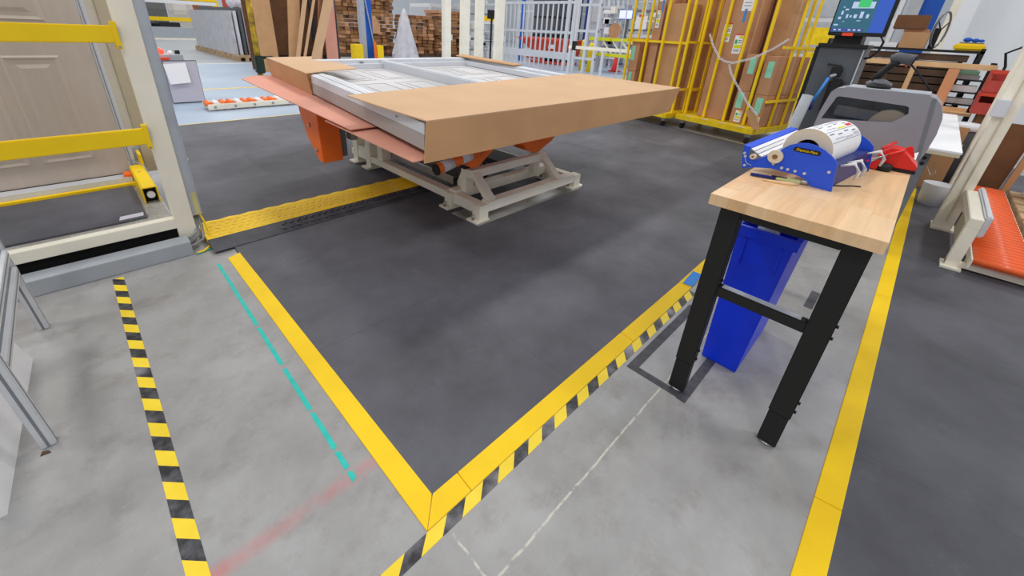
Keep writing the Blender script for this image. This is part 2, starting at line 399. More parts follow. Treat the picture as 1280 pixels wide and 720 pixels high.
# ---- cable ramp between machine and lift table
t = T('cable_ramp', 'black rubber cable ramp with a yellow treaded top band', 'cable ramp', (1.3, 3.2, .014))
z0 = .0145
MB().hexa([(.385, 2.95, z0), (2.2, 3.0, z0), (2.2, 3.12, z0), (.385, 3.1, z0), (.385, 2.95, z0+.004), (2.2, 3.0, z0+.004), (2.2, 3.12, .048), (.385, 3.1, .05)]).build('ramp_face', 'ramp_black', t)
n = 26; pts = []
poly = [(.385, 3.1), (2.2, 3.12)]
for i in range(n+1):
    x = 2.22-(2.22-.385)*i/n
    poly.append((x, 3.42+(.012 if i % 2 else -.006)))
MB().prism(poly, 'z', z0, .05).build('yellow_band', 'yellow_strip', t)
mb = MB(); mb2 = MB()
for i in range(25):
    for k in range(2):
        x = .85+i*.053+(k % 2)*.026; y = 3.0+.06*k+.03*(x-.385)/1.8
        if x < 2.15:
            sg = 1 if k % 2 else -1; z = z0+.006+(y-2.95)/.15*.031
            mb.bar((x-.014, y-.012*sg, z-.002), (x+.014, y+.012*sg, z+.002), .016, .008)
for i in range(34):
    for k in range(5):
        x = .43+i*.053+(k % 2)*.026; y = 3.14+.058*k
        sg = 1 if k % 2 else -1
        mb2.bar((x-.014, y-.012*sg, .0505), (x+.014, y+.012*sg, .0505), .016, .005)
mb.build('black_tread', 'ramp_black', t, kind='stuff'); mb2.build('yellow_tread', 'yellow_strip', t, kind='stuff')

# ================================================================== WORKBENCH
ZT = .95
t = T('workbench', 'workbench with butcher block top on telescopic black steel legs', 'workbench', (2.3, .18, 0))
rnd = random.Random(11)
ny = 8; yw = (.425+.062)/ny; xs0, xs1 = 1.545, 3.05
for r in range(ny):
    x = xs0; ya = -.062+r*yw
    first = rnd.uniform(.1, .42)
    while x < xs1-.001:
        L = first if x == xs0 else rnd.uniform(.25, .5)
        xe = min(xs1, x+L)
        if xs1-xe < .1: xe = xs1
        B(x, xe-.0002, ya, ya+yw-.0002, ZT-.04, ZT+rnd.uniform(-.0003, .0003)).build('stave', 'wood%d' % rnd.randint(0, 3), t)
        x = xe
def bench_leg(x, y0, y1):
    o = B(x-.004, x+.046, y0, y1, .17, ZT-.04).build('leg', 'black_leg', t, bevel=.003)
    B(x-.001, x+.043, y0+.003, y1-.003, .012, .17).build('inner_leg', 'black_leg', o, bevel=.002)
    MB().lathe([(.02, 0), (.024, .004), (.024, .008), (.012, .012)], (x+.021, (y0+y1)/2, 0), 14).build('foot', 'steel', o)
    for z in (.20, .245, .55, .6):
        MB().tube((x+.02, y0, z), (x+.02, y0-.007, z), .006, 6).build('bolt', 'black', o)
for x in (1.6, 2.95):
    bench_leg(x, .322, .393); bench_leg(x, -.042, .03)
    B(x, x+.04, .03, .322, ZT-.085, ZT-.04).build('apron', 'black_leg', t, bevel=.002)
    o = B(x+.002, x+.04, .03, .322, .535, .578).build('stretcher', 'black_leg', t, bevel=.002)
    B(x+.006, x+.036, .05, .31, .5785, .5795).build('worn_edge', 'grey_metal', o)
B(1.645, 2.945, .16, .2, ZT-.075, ZT-.04).build('top_rail', 'black_leg', t)

# ---- blue bin
t = T('recycling_bin', 'tall slim blue plastic bin under the butcher block workbench', 'bin', (2.18, .28, 0))
def ring(x0, x1, y0, y1, z): return [(x0, y0, z), (x1, y0, z), (x1, y1, z), (x0, y1, z)]
R0 = ring(1.925, 2.40, .205, .362, .004); R1 = ring(1.905, 2.46, .168, .375, .70); I0 = ring(1.94, 2.39, .215, .352, .03); I1 = ring(1.914, 2.451, .177, .366, .70)
mb = MB(); mb.add(R0+R1+I1+I0, [(0, 3, 2, 1)]+[(a, (a+1) % 4, 4+(a+1) % 4, 4+a) for a in range(4)]+[(4+a, 4+(a+1) % 4, 8+(a+1) % 4, 8+a) for a in range(4)]+[(8+a, 8+(a+1) % 4, 12+(a+1) % 4, 12+a) for a in range(4)]+[(12, 13, 14, 15)])
mb.build('body', 'blue_bin', t)
mb = MB(); O0 = ring(1.892, 2.473, .155, .388, .695); O1 = ring(1.889, 2.476, .152, .391, .74); N0 = ring(1.912, 2.453, .175, .368, .695); N1 = ring(1.908, 2.457, .171, .372, .74)
mb.add(O0+O1+N1+N0, [(a, (a+1) % 4, 4+(a+1) % 4, 4+a) for a in range(4)]+[(4+a, 4+(a+1) % 4, 8+(a+1) % 4, 8+a) for a in range(4)]+[(8+a, 8+(a+1) % 4, 12+(a+1) % 4, 12+a) for a in range(4)]+[(12+a, 12+(a+1) % 4, (a+1) % 4, a) for a in range(4)])
mb.build('rim', 'blue_bin', t)
B(1.899, 1.907, .20, .21, .56, .69).build('rib', 'blue_bin', t); B(1.899, 1.907, .335, .345, .56, .69).build('rib', 'blue_bin', t)
mb = MB(); rnd = random.Random(5)
for i in range(5): mb.sphere((1.98+.09*i, .27+rnd.uniform(-.05, .05), .69+rnd.uniform(0, .03)), .045, 8, 5, .8)
S('plastic_rubbish', 'crumpled clear plastic wrapping filling the blue bin', 'rubbish', mb, 'clear')

# ---- label dispenser
t = T('label_dispenser', 'blue metal label dispenser with white rollers on the butcher block', 'label dispenser', (2.2, .29, ZT))
disp_root = t
prof = [(.455, .001), (.468, .05), (.474, .098), (.448, .098), (.446, .055), (.415, .05), (.352, .098), (.335, .115), (.312, .138), (.285, .152), (.258, .158), (.23, .155), (.2, .145), (.17, .128), (.148, .108), (.131, .001), (.2, .001), (.225, .022), (.26, .03), (.35, .031), (.42, .016)]
prof = [(y, ZT+z) for y, z in prof]
MB().prism(prof, 'x', 1.966, 1.972).build('side_plate', 'blue', t)
p2 = MB().prism([(y, z+.03 if y > .33 and z > ZT+.04 else z) for y, z in prof], 'x', 2.46, 2.466).build('side_plate', 'blue', t)
B(1.973, 2.459, .15, .19, ZT+.002, ZT+.09).build('back_panel', 'blue_dark', t)
MB().hexa([(1.973, .445, ZT+.085), (2.459, .445, ZT+.115), (2.459, .474, ZT+.127), (1.973, .474, ZT+.097), (1.973, .445, ZT+.089), (2.459, .445, ZT+.119), (2.459, .474, ZT+.131), (1.973, .474, ZT+.101)]).build('front_bar', 'blue', t)
for k in range(8):
    y = .455-.0165*k; z = ZT+.094-.0085*k
    MB().hexa([(1.974, y-.007, z-.003), (2.458, y-.007, z+.027), (2.458, y+.007, z+.032), (1.974, y+.007, z+.002), (1.974, y-.007, z), (2.458, y-.007, z+.03), (2.458, y+.007, z+.035), (1.974, y+.007, z+.005)]).build('label_track', ('blue', 'white', 'white_dirty', 'white', 'light_grey', 'white', 'white_dirty', 'white')[k], t)
for y, z, r in ((.345, .083, .027), (.424, .063, .0115)):
    o = MB().tube((1.966, y, ZT+z), (1.953, y, ZT+z), r, 20).build('knob', 'roll_side', t)
    MB().tube((1.953, y, ZT+z), (1.951, y, ZT+z), r*.36, 12).build('knob_cap', 'cardboard_edge', o)
for y, z in ((.312, .044), (.29, .044), (.264, .044), (.232, .044), (.16, .07), (.22, .012), (.448, .018), (.462, .068), (.456, .056), (.345, .052)):
    MB().tube((1.966, y, ZT+z), (1.961, y, ZT+z), .0055, 10).build('screw', 'alu', t)
MB().path([(1.963, .455, ZT+.052), (1.963, .448, ZT+.035), (1.963, .436, ZT+.026), (1.963, .422, ZT+.024)], .002, 6).build('slot', 'grey_metal', t)
pts = []
for i in range(9): a = math.radians(-90+i*22.5); pts.append((.214-.0085*math.cos(a)*1, ZT+.128+.0085*math.sin(a)))
for i in range(9): a = math.radians(90+i*22.5); pts.append((.287-.0085*math.cos(a)*1, ZT+.128+.0085*math.sin(a)))
logo = MB().prism(pts, 'x', 1.9635, 1.9662).build('logo_plate', 'black', t)
def text(body, size, mat, parent, org, xdir, ydir, ext=.0004, name='lettering', shear=0, width=None):
    cu = bpy.data.curves.new('t', 'FONT'); cu.body = body; cu.size = size; cu.extrude = ext; cu.align_x = 'CENTER'; cu.align_y = 'CENTER'; cu.shear = shear
    ob = bpy.data.objects.new('t', cu); col.objects.link(ob); dg = bpy.context.evaluated_depsgraph_get()
    me = bpy.data.meshes.new_from_object(ob.evaluated_get(dg)); bpy.data.objects.remove(ob); me.name = name
    xd, yd, og = Vector(xdir), Vector(ydir), Vector(org); zd = xd.cross(yd); base = Vector(parent['_o'])
    k = 1
    if width:
        w_ = max(v.co.x for v in me.vertices)-min(v.co.x for v in me.vertices); k = width/w_
    for v in me.vertices: v.co = og+xd*(v.co.x*k)+yd*v.co.y+zd*v.co.z-base
    me.materials.clear(); me.materials.append(MATS[mat])
    o = bpy.data.objects.new(name, me); col.objects.link(o); o.parent = parent; o['_o'] = parent['_o']; return o
text('Dispensa-Matic', .0135, 'yellow', logo, (1.9632, .2505, ZT+.128), (0, -1, 0), (0, 0, 1), .0004, shear=.25, width=.072)
for y, z in ((.15, .085),):
    for x in (2.04, 2.12, 2.4):
        MB().path([(x, y, ZT+z), (x, y-.04, ZT+z+.02), (x, y-.06, ZT+z-.01), (x, y-.055, ZT+z-.04)], [.004, .007, .007, .004], 8).build('guide_clip', 'white_dirty', t)
# label roll
t = T('label_roll', 'large roll of printed white labels sitting in the blue dispenser', 'label roll', (2.2, .29, ZT+.12))
roll_root = t
cy, cz, R = .262, ZT+.125, .083
mb = MB(); N = 40; x0, x1 = 2.0, 2.36
ringv = lambda x, r: [(x, cy+r*math.cos(2*math.pi*i/N), cz+r*math.sin(2*math.pi*i/N)) for i in range(N)]
mb.add(ringv(x0, R)+ringv(x1, R), [(i, (i+1) % N, N+(i+1) % N, N+i) for i in range(N)], True)
sl = mb.build('outer_wrap', 'white_paper', t)
for xe in (x0, x1):
    mb = MB(); mb.add(ringv(xe, R)+ringv(xe, R*.5), [(i, (i+1) % N, N+(i+1) % N, N+i) for i in range(N)]); mb.build('paper_edge', 'roll_side', t)
mb = MB(); mb.add(ringv(x0, R*.5)+ringv(x1, R*.5), [(i, N+i, N+(i+1) % N, (i+1) % N) for i in range(N)], True); mb.build('core', 'cardboard_dark', t)
def arc_patch(xa, xb, a0, a1, mat):
    mb = MB(); k = 8; r = R+.0006
    vs = [(x, cy+r*math.cos(math.radians(a0+(a1-a0)*i/k)), cz+r*math.sin(math.radians(a0+(a1-a0)*i/k))) for x in (xa, xb) for i in range(k+1)]
    mb.add(vs, [(i, i+1, k+2+i, k+1+i) for i in range(k)], True); mb.build('print', mat, sl)
for a in (150, 118, 86, 54, 22): arc_patch(2.005, 2.355, a, a+1.2, 'text_grey')
for k, a in enumerate((120, 88, 56, 24)):
    arc_patch(2.28, 2.345, a+16, a+26, 'red' if k == 1 else 'paper_grey'); arc_patch(2.16, 2.26, a+22, a+27, 'lime' if k == 1 else 'paper_grey')
    for q in range(4): arc_patch(2.02+.085*q, 2.02+.085*q+.05, a+5+q % 2*4, a+8+q % 2*4, 'text_grey')
    arc_patch(2.05, 2.15, a+20, a+23, 'light_grey')

for q in (disp_root, roll_root): q.location.x -= .002; q.location.y -= .028; q.rotation_euler.z = math.radians(-7)

# ---- knife, cord
t = T('utility_knife', 'clear handled utility knife lying beside the blue label dispenser', 'knife', (1.93, .3, ZT))
MB().bar((1.907, .40, ZT+.007), (1.93, .315, ZT+.007), .018, .009).build('blade_holder', 'blue_dark', t, bevel=.002)
MB().bar((1.93, .315, ZT+.008), (1.955, .235, ZT+.008), .022, .012).build('handle', 'plastic_green', t, bevel=.003)
MB().bar((1.925, .33, ZT+.0145), (1.94, .28, ZT+.0145), .01, .004).build('slider', 'black', t)
MB().tube((1.955, .235, ZT+.01), (1.962, .213, ZT+.01), .0095, 12).build('end_cap', 'steel', t)
S('wood_stick', 'thin pale wooden stick lying in front of the blue label dispenser', 'stick', MB().path([(1.875, .345, ZT+.004), (1.885, .30, ZT+.004), (1.905, .26, ZT+.004), (1.925, .235, ZT+.004)], [.003, .007, .008, .004], 8), 'wood3')
S('loose_wire', 'short black cord end on the butcher block top', 'cord', MB().path([(2.03, .15, ZT+.003), (2.06, .12, ZT+.003), (2.10, .09, ZT+.003), (2.12, .065, ZT+.003)], .0025, 6), 'black')
# ---- red tape gun / pens
t = T('seal_tool', 'red plastic desk tool with a black base on the workbench corner', 'tool', (2.6, .02, ZT))
mb = MB(lambda x, y, z: (x, y, ZT+z)); mb.prism([(-.072, .014), (.06, .014), (.068, .06), (.03, .098), (-.005, .094), (-.072, .034)], 'x', 2.555, 2.66); mb.build('body', 'red', t, bevel=.004)
B(2.55, 2.665, -.075, .065, ZT+.001, ZT+.014).build('base', 'black', t, bevel=.003)
mb = MB(lambda x, y, z: (x, y, ZT+z)); mb.prism([(-.045, .05), (-.005, .084), (-.02, .1), (-.032, .1), (-.052, .055)], 'x', 2.655, 2.675); mb.build('lever', 'red', t, bevel=.002)
MB().lathe([(.026, 0), (.028, .012), (.026, .03), (.014, .032)], (2.52, .03, ZT+.001), 16).build('knob', 'black', t)
B(2.50, 2.57, .05, .09, ZT+.002, ZT+.045).build('jaw', 'red', t, bevel=.004)
rnd = random.Random(9)
pens = [((2.47, .12, .018), (2.60, .06, .03), 'with a thick red jaw grip'), ((2.42, .105, .04), (2.57, -.01, .095), 'with the highest red grip'), ((2.44, .115, .05), (2.62, .03, .115), 'with a steep white shaft'), ((2.46, .11, .035), (2.60, .0, .08), 'with a long silver shaft'), ((2.45, .10, .028), (2.58, .02, .068), 'with a short silver shaft'), ((2.46, .095, .02), (2.60, .04, .05), 'its shaft lying lowest')]
for i, (a, b_, d) in enumerate(pens):
    a = Vector((a[0], a[1], ZT+a[2])); b_ = Vector((b_[0], b_[1], ZT+b_[2])); d_ = b_-a
    t = T('crimp_wire', 'red tipped wire tool, %s, beside the red desk tool' % d, 'wire tool', tuple(a))
    MB().tube(a, a+d_*.62, .0035, 8).build('shaft', 'white_dirty' if i == 0 else 'steel', t)
    MB().tube(a+d_*.6, b_, .0065, 8).build('grip', 'red', t); MB().tube(a-d_*.06, a+d_*.16, .006, 8).build('tip', 'red', t)
S('clear_bag', 'small crumpled clear bag of wire ties behind the red tool', 'bag', MB().sphere((2.53, .105, ZT+.026), .03, 9, 5, .8).sphere((2.5, .13, ZT+.02), .024, 8, 5, .7), 'clear')
S('paper_slip', 'white paper slip curling up beside the red tool', 'paper', MB().sheet([(2.68, -.06, ZT+.001), (2.76, -.06, ZT+.001), (2.77, -.058, ZT+.065), (2.69, .01, ZT+.03)], .001, (0, -1, 0)), 'white_paper')
S('paper_slip', 'white paper sheet lying behind the blue label dispenser', 'paper', MB().sheet([(2.5, .30, ZT+.003), (2.75, .40, ZT+.03), (2.72, .47, ZT+.035), (2.5, .42, ZT+.003)], .0015), 'white_paper')

# ---- label printer with a window
t = T('label_printer', 'grey desktop label printer with a dark side window at the bench end', 'printer', (2.92, .15, ZT))
outer = [(.378, .003), (.376, .05), (.368, .19), (.352, .285), (.335, .305), (.30, .312), (0, .312), (-.03, .305), (-.06, .275), (-.082, .22), (-.088, .15), (-.082, .06), (-.07, .003)]
win = [(.352, .15), (.322, .262), (.31, .268), (.055, .258), (.042, .252), (.035, .225), (.078, .178), (.185, .165)]
X0, X1, XR = 2.80, 3.03, 2.90
mb = MB(lambda x, y, z: (x, y, ZT+z)); n, k = len(outer), len(win)
tri = tessellate_polygon([[Vector((p[0], p[1], 0)) for p in outer], [Vector((p[0], p[1], 0)) for p in win]])
vs = [(X0, *p) for p in outer]+[(X0, *p) for p in win]
mb.add(vs, [tuple(q) for q in tri]); mb.add([(X0, *p) for p in outer]+[(X1, *p) for p in outer], [(i, (i+1) % n, n+(i+1) % n, n+i) for i in range(n)]+[tuple(n+i for i in range(n))])
mb.build('body', 'printer', t)
mb = MB(lambda x, y, z: (x, y, ZT+z)); mb.add([(X0, *p) for p in win]+[(XR, *p) for p in win], [(i, (i+1) % k, k+(i+1) % k, k+i) for i in range(k)]+[tuple(k+i for i in range(k))]); mb.build('window_recess', 'mid_grey', t)
mb = MB(lambda x, y, z: (x, y, ZT+z)); mb.prism([(p[0], p[1]) for p in win], 'x', X0+.004, X0+.006)
mk('window_tint', (60, 64, 70), .06, alpha=.25, spec=.6); mb.build('window_pane', 'window_tint', t)
MB().tube((X0+.02, .09, ZT+.15), (XR-.005, .09, ZT+.16), .078, 24).build('label_spool', 'roll_side', t)
MB().tube((X0+.03, .2, ZT+.235), (XR-.005, .2, ZT+.235), .03, 16).build('ribbon_spool', 'black', t)
MB().bar((X0+.05, .31, ZT+.2), (X0+.05, .14, ZT+.19), .06, .05).build('print_head', 'mid_grey', t)
mb = MB(lambda x, y, z: (x, y, ZT+z)); mb.prism([(.30, .312), (-.01, .312), (-.01, .318), (.30, .318)], 'x', X0+.01, X1-.01); mb.build('top_cover', 'printer_light', t, bevel=.002)
mb = MB(lambda x, y, z: (x, y, ZT+z)); mb.prism([(-.035, .30), (-.02, .30), (-.055, .05), (-.075, .01)], 'x', X0-.0015, X0); mb.build('seam', 'mid_grey', t)
# ---- barcode scanner
t = T('barcode_scanner', 'black and grey handheld barcode scanner standing in a cradle on the printer', 'scanner', (2.9, .17, ZT+.318))
zb = ZT+.318
MB().lathe([(.045, 0), (.05, .006), (.045, .016), (.03, .022)], (2.9, .185, zb), 18).build('cradle_base', 'black', t)
MB().path([(2.9, .235, zb+.012), (2.9, .21, zb+.028), (2.9, .175, zb+.02), (2.9, .14, zb+.014)], [.012, .02, .024, .012], 10).build('cradle', 'mid_grey', t)
MB().path([(2.9, .215, zb+.03), (2.9, .195, zb+.07), (2.9, .17, zb+.11), (2.9, .155, zb+.13)], [.017, .016, .016, .02], 10).build('grip', 'black', t)
MB().path([(2.9, .185, zb+.14), (2.9, .165, zb+.145), (2.9, .125, zb+.14), (2.9, .10, zb+.135)], [.014, .024, .024, .027], 12).build('head', 'dark_grey', t)
MB().tube((2.9, .101, zb+.135), (2.9, .096, zb+.134), .021, 12).build('lens', 'glow_red' if False else 'dark_hole', t)
MB().tube((2.89, .118, zb+.111), (2.89, .113, zb+.108), .006, 8).build('trigger', 'red', t)
S('scanner_cable', 'thin black cable running from the barcode scanner down behind the printer', 'cable', MB().path([(2.93, .11, ZT+.44), (2.98, .07, ZT+.40), (3.04, .02, ZT+.345), (3.055, -.02, ZT+.30), (3.06, -.02, ZT+.1)], .004, 6), 'black')

# ================================================================== LIFT TABLE
FL, FR, BL, BR = V(1.23, 1.73, 1.0), V(3.9, 1.72, 1.0), V(1.52, 4.67, 1.07), V(4.18, 4.75, 1.07)
def U(u, v, w):
    p = FL*(1-u)*(1-v)+FR*u*(1-v)+BL*(1-u)*v+BR*u*v
    return (p.x, p.y, p.z+w)
t = T('lift_table', 'tilting lift table with a cream steel base and orange top frame', 'lift table', (2.75, 3.2, .015))
zf = .0155
def foot(x, y, h=.15, sx=.1, sy=.09):
    o = B(x-sx/2-.02, x+sx/2+.03, y-sy/2-.015, y+sy/2+.015, zf, zf+.018).build('foot_plate', 'cream', t, bevel=.002)
    MB().tube((x-sx/2, y, zf+.018), (x-sx/2, y, zf+.06), .012, 8).build('levelling_bolt', 'steel', o)
    return B(x-sx/2+.03, x+sx/2+.03, y-sy/2, y+sy/2, zf+.018, h).build('foot_block', 'cream', t, bevel=.003)
for x, y in ((2.1, 2.235), (2.1, 2.6), (3.4, 2.235), (3.4, 2.6)): foot(x, y)
B(2.18, 3.37, 2.19, 2.28, .085, .168).build('front_beam', 'cream', t, bevel=.003)
B(2.13, 3.42, 2.555, 2.645, .085, .168).build('rear_cross_beam', 'cream', t, bevel=.003)
for x in (2.13, 3.38):
    B(x-.045, x+.045, 2.645, 4.35, .09, .155).build('long_beam', 'cream', t, bevel=.003)
    B(x-.02, x+.06, 2.28, 2.555, .06, .15).build('side_beam', 'cream', t, bevel=.003)
# trestle
for x in (2.24, 3.14):
    B(x-.04, x+.05, 2.5, 2.57, .15, .365).build('upright', 'cream', t, bevel=.003)
    MB().hexa([(x-.035, 2.49, .365), (x+.045, 2.49, .365), (x+.045, 2.42, .345), (x-.035, 2.42, .345), (x-.035, 2.29, .168), (x+.045, 2.29, .168), (x+.045, 2.21, .168), (x-.035, 2.21, .168)]).build('brace', 'cream', t, bevel=.002)
    B(x-.06, x+.0, 2.5, 2.56, .366, .405).build('load_pad', 'black', t, bevel=.003)
B(2.2, 3.19, 2.43, 2.5, .295, .367).build('top_beam', 'cream', t, bevel=.003)
MB().prism([(2.575, .168), (2.68, .168), (2.6, .34), (2.575, .34)], 'x', 2.24, 2.26).build('gusset', 'cream', t)
# slide track behind the trestle
o = B(2.22, 2.52, 2.68, 4.2, .175, .235).build('slide_track', 'black_rubber', t)
B(2.205, 2.22, 2.68, 4.2, .175, .24).build('track_edge', 'steel', o); B(2.52, 2.535, 2.68, 4.2, .175, .24).build('track_edge', 'steel', o)
B(2.205, 2.535, 2.665, 2.68, .17, .242).build('track_end', 'black', o)
B(2.9, 3.2, 2.68, 4.2, .175, .235).build('slide_track', 'black_rubber', t)
# rear bracket
for y0_, y1_ in ((3.92, 4.02), (4.2, 4.3)):
    B(2.08, 2.2, y0_, y1_, .035, .5).build('rear_post', 'cream', t, bevel=.003)
    B(2.03, 2.24, y0_-.02, y1_+.02, zf, .035).build('foot_plate', 'cream', t, bevel=.003)
B(2.09, 2.19, 4.02, 4.2, .40, .48).build('rear_rail', 'cream', t); B(2.09, 2.19, 4.02, 4.2, .13, .22).build('rear_rail', 'cream', t)
B(2.2, 3.4, 4.22, 4.3, .13, .22).build('rear_rail', 'cream', t, bevel=.003)
for y0_, y1_ in ((3.92, 4.02), (4.2, 4.3)): B(3.34, 3.44, y0_, y1_, .035, .5).build('rear_post', 'cream', t, bevel=.003); B(3.3, 3.48, y0_-.02, y1_+.02, zf, .035).build('foot_plate', 'cream', t)
# orange yokes and top frame
for pts in ([(1.9, .72), (2.06, .52), (2.12, .45), (2.174, .405), (2.25, .405), (2.44, .534), (2.7, .543), (2.7, .72)], [(2.7, .72), (2.7, .543), (2.8, .50), (2.866, .445), (2.95, .41), (3.04, .41), (3.216, .486), (3.32, .57), (3.45, .72)]):
    MB().prism(pts, 'y', 2.4, 2.58).build('yoke', 'orange', t, bevel=.006)
MB().prism([(3.48, .79), (3.46, .32), (3.55, .33), (3.74, .5), (3.86, .72), (3.86, .8)], 'x', 1.39, 1.575).build('yoke', 'orange', t, bevel=.006)
for y, z in ((3.66, .62), (3.56, .42)): MB().tube((1.39, y, z), (1.378, y, z), .018, 8).build('bolt', 'steel', t)
B(1.58, 1.64, 3.5, 3.82, .34, .78).build('steel_block', 'mid_grey', t, bevel=.004)
B(1.64, 1.7, 3.4, 3.5, .5, .7).build('hinge_block', 'steel', t, bevel=.004)
B(2.1, 2.2, 3.7, 3.8, .155, .7).build('strut', 'cream', t); B(3.3, 3.4, 3.7, 3.8, .155, .7).build('strut', 'cream', t)
def tz(y): return (y-1.73)/2.94*.07
def tb(x0, x1, y0, y1, z0, z1):
    return MB().hexa([(x0, y0, z0+tz(y0)), (x1, y0, z0+tz(y0)), (x1, y1, z0+tz(y1)), (x0, y1, z0+tz(y1)), (x0, y0, z1+tz(y0)), (x1, y0, z1+tz(y0)), (x1, y1, z1+tz(y1)), (x0, y1, z1+tz(y1))])
for a in ((1.36, 1.46, 2.0, 4.55), (3.7, 3.8, 2.0, 4.55)): tb(*a, .75, .81).build('side_rail', 'orange', t, bevel=.004)
for y in (2.0, 2.45, 3.5, 4.45): tb(1.46, 3.7, y, y+.13, .70, .80).build('cross_rail', 'orange', t, bevel=.004)
# inclined cylinder with reflective bands
a, b_ = V(1.735, 2.3, .505), V(2.2, 2.32, .575); d = b_-a
MB().tube(a, b_, .043, 20).build('cylinder', 'orange', t)
MB().tube(a-d*.015, a+d*.002, .045, 20).build('cylinder_end', 'black', t)
for f in (.1, .5): MB().tube(a+d*f, a+d*(f+.22), .0436, 20).build('reflective_band', 'white_dirty', t)
MB().path([(2.5, 2.62, .36), (2.53, 2.6, .3), (2.52, 2.58, .22), (2.45, 2.6, .17)], .012, 8).build('hose', 'black', t)
S('base_plate', 'thin worn steel plate under the front feet of the lift table', 'plate', MB().prism([(2.02, 2.48), (2.03, 2.15), (3.42, 2.15), (3.56, 2.2), (3.5, 2.5)], 'z', .0148, .0155), 'steel')

# ---- salmon sheets
S('cardboard_sheet', 'long salmon pink cardboard sheet sticking out under the door unit, lying on the other sheet', 'cardboard',
  MB().sheet([(1.146, 2.38, .848), (2.4, 2.38, .848), (2.4, 4.9, .91), (1.30, 4.78, .908), (1.17, 4.6, .905)], .006), 'pink')
S('cardboard_sheet', 'salmon pink cardboard sheet beside the open end of the brown cardboard wrap', 'cardboard',
  MB().sheet([(1.14, 1.708, .814), (3.6, 1.72, .814), (3.6, 2.75, .838), (1.15, 2.75, .838)], .006), 'pink')
# ---- door unit lying flat
t = T('door_unit', 'white and grey framed door unit lying flat on the lift table', 'door unit', tuple(U(.5, .5, -.14)))
def ub(u0, u1, v0, v1, w0, w1, name, mat, par=None, bevel=.002):
    return MB(U).box(u0, u1, v0, v1, w0, w1).build(name, mat, par or t, bevel)
ub(0, .012, 0, 1, -.145, -.06, 'left_jamb', 'unit_grey'); ub(0.0, .05, 0, 1, -.06, 0, 'left_jamb_cap', 'alu_white')
ub(.05, .075, .02, .98, -.075, -.02, 'left_stop', 'alu_white')
for k in range(3): ub(.008+.014*k, .012+.014*k, .005, .995, 0, .002, 'cap_ridge', 'unit_grey' if k == 1 else 'alu_white', bevel=0); ub(.075, .095, .02, .98, -.085, -.04, 'left_stop', 'alu_white')
ub(.95, 1, 0, 1, -.145, 0, 'right_jamb', 'alu_white'); ub(.915, .95, .02, .98, -.08, -.025, 'right_stop', 'alu_white')
o = ub(.05, .95, .955, 1, -.145, 0, 'head_jamb', 'alu_white'); ub(.05, .95, .93, .955, -.1, -.035, 'head_stop', 'alu_white')
ub(.05, .95, 0, .04, -.145, 0, 'sill', 'alu_white')
def Um(u, v, w): return U(u+.05*(1-v), v, w)
m_ = MB(Um).box(.425, .46, .04, .955, -.09, -.012).build('mullion', 'alu_white', t, .002)
for k in range(3): MB(Um).box(.43+.011*k, .436+.011*k, .04, .955, -.012, -.004).build('mullion_ridge', 'alu_white', m_)
MB(Um).box(.46, .49, .04, .955, -.09, -.05).build('mullion_stop', 'unit_white', t, .002)
d1 = ub(.095, .45, .04, .93, -.12, -.085, 'door_slab', 'unit_white'); d2 = ub(.46, .915, .04, .93, -.12, -.085, 'door_slab', 'unit_white')
def panel(u0, u1, v0, v1, par):
    ww = .012
    for a in ((u0, u1, v0, v0+ww), (u0, u1, v1-ww, v1), (u0, u0+ww, v0+ww, v1-ww), (u1-ww, u1, v0+ww, v1-ww)):
        MB(U).box(*a, -.085, -.082).build('moulding', 'unit_white', par, .002)
    MB(U).box(u0+.03, u1-.03, v0+.03, v1-.03, -.085, -.082).build('raised_panel', 'unit_white', par, .002)
for u0, u1 in ((.125, .25), (.285, .41)):
    for v0, v1 in ((.08, .3), (.36, .6), (.66, .88)): panel(u0, u1, v0, v1, d1)
for u0, u1 in ((.52, .68), (.71, .88)):
    for v0, v1 in ((.08, .3), (.36, .6), (.66, .88)): panel(u0, u1, v0, v1, d2)
MB(U).box(.33, .345, .948, .956, -.04, -.02).build('vent_plug', 'mid_grey', o)
MB(U).box(.97, .976, .5, .505, 0, .002).build('screw', 'mid_grey', t); MB(U).box(-.0015, 0, .1, .105, -.03, -.022).build('screw', 'mid_grey', t)
# ---- brown cardboard wrap and corner pieces
t = T('cardboard_wrap', 'long folded brown cardboard wrap along the front edge of the door unit', 'cardboard', (2.7, 2.1, .81))
MB().hexa([(1.20, 1.690, .802), (4.0, 1.66, .808), (4.0, 1.668, .808), (1.20, 1.698, .802), (1.225, 1.697, 1.012), (4.19, 1.672, 1.012), (4.19, 1.68, 1.012), (1.225, 1.705, 1.012)]).build('front_panel', 'cardboard2', t)  # darker than the top flap: side shade put into the colour
g_ = [(x_, y_, 1.0125+tz(y_)) for x_, y_ in ((1.225, 1.697), (2.7, 1.684), (4.19, 1.672), (4.10, 2.78), (2.7, 2.66), (1.2, 2.5), (1.205, 2.1))]
MB().sheet(g_, .007).build('top_flap', 'cardboard', t)
MB().sheet([(1.22, 1.70, .804), (1.22, 1.9, .806), (4.0, 1.9, .81), (4.0, 1.67, .81)], .006).build('bottom_flap', 'cardboard2', t)
t = T('cardboard_corner', 'brown cardboard corner cap on the back corner of the door unit', 'cardboard', (1.6, 4.2, .88))
MB().hexa([(1.405, 3.54, .87), (1.412, 3.54, .87), (1.497, 4.74, .90), (1.49, 4.74, .90), (1.375, 3.54, 1.051), (1.382, 3.54, 1.051), (1.477, 4.76, 1.08), (1.47, 4.76, 1.08)]).build('side_panel', 'cardboard2', t)
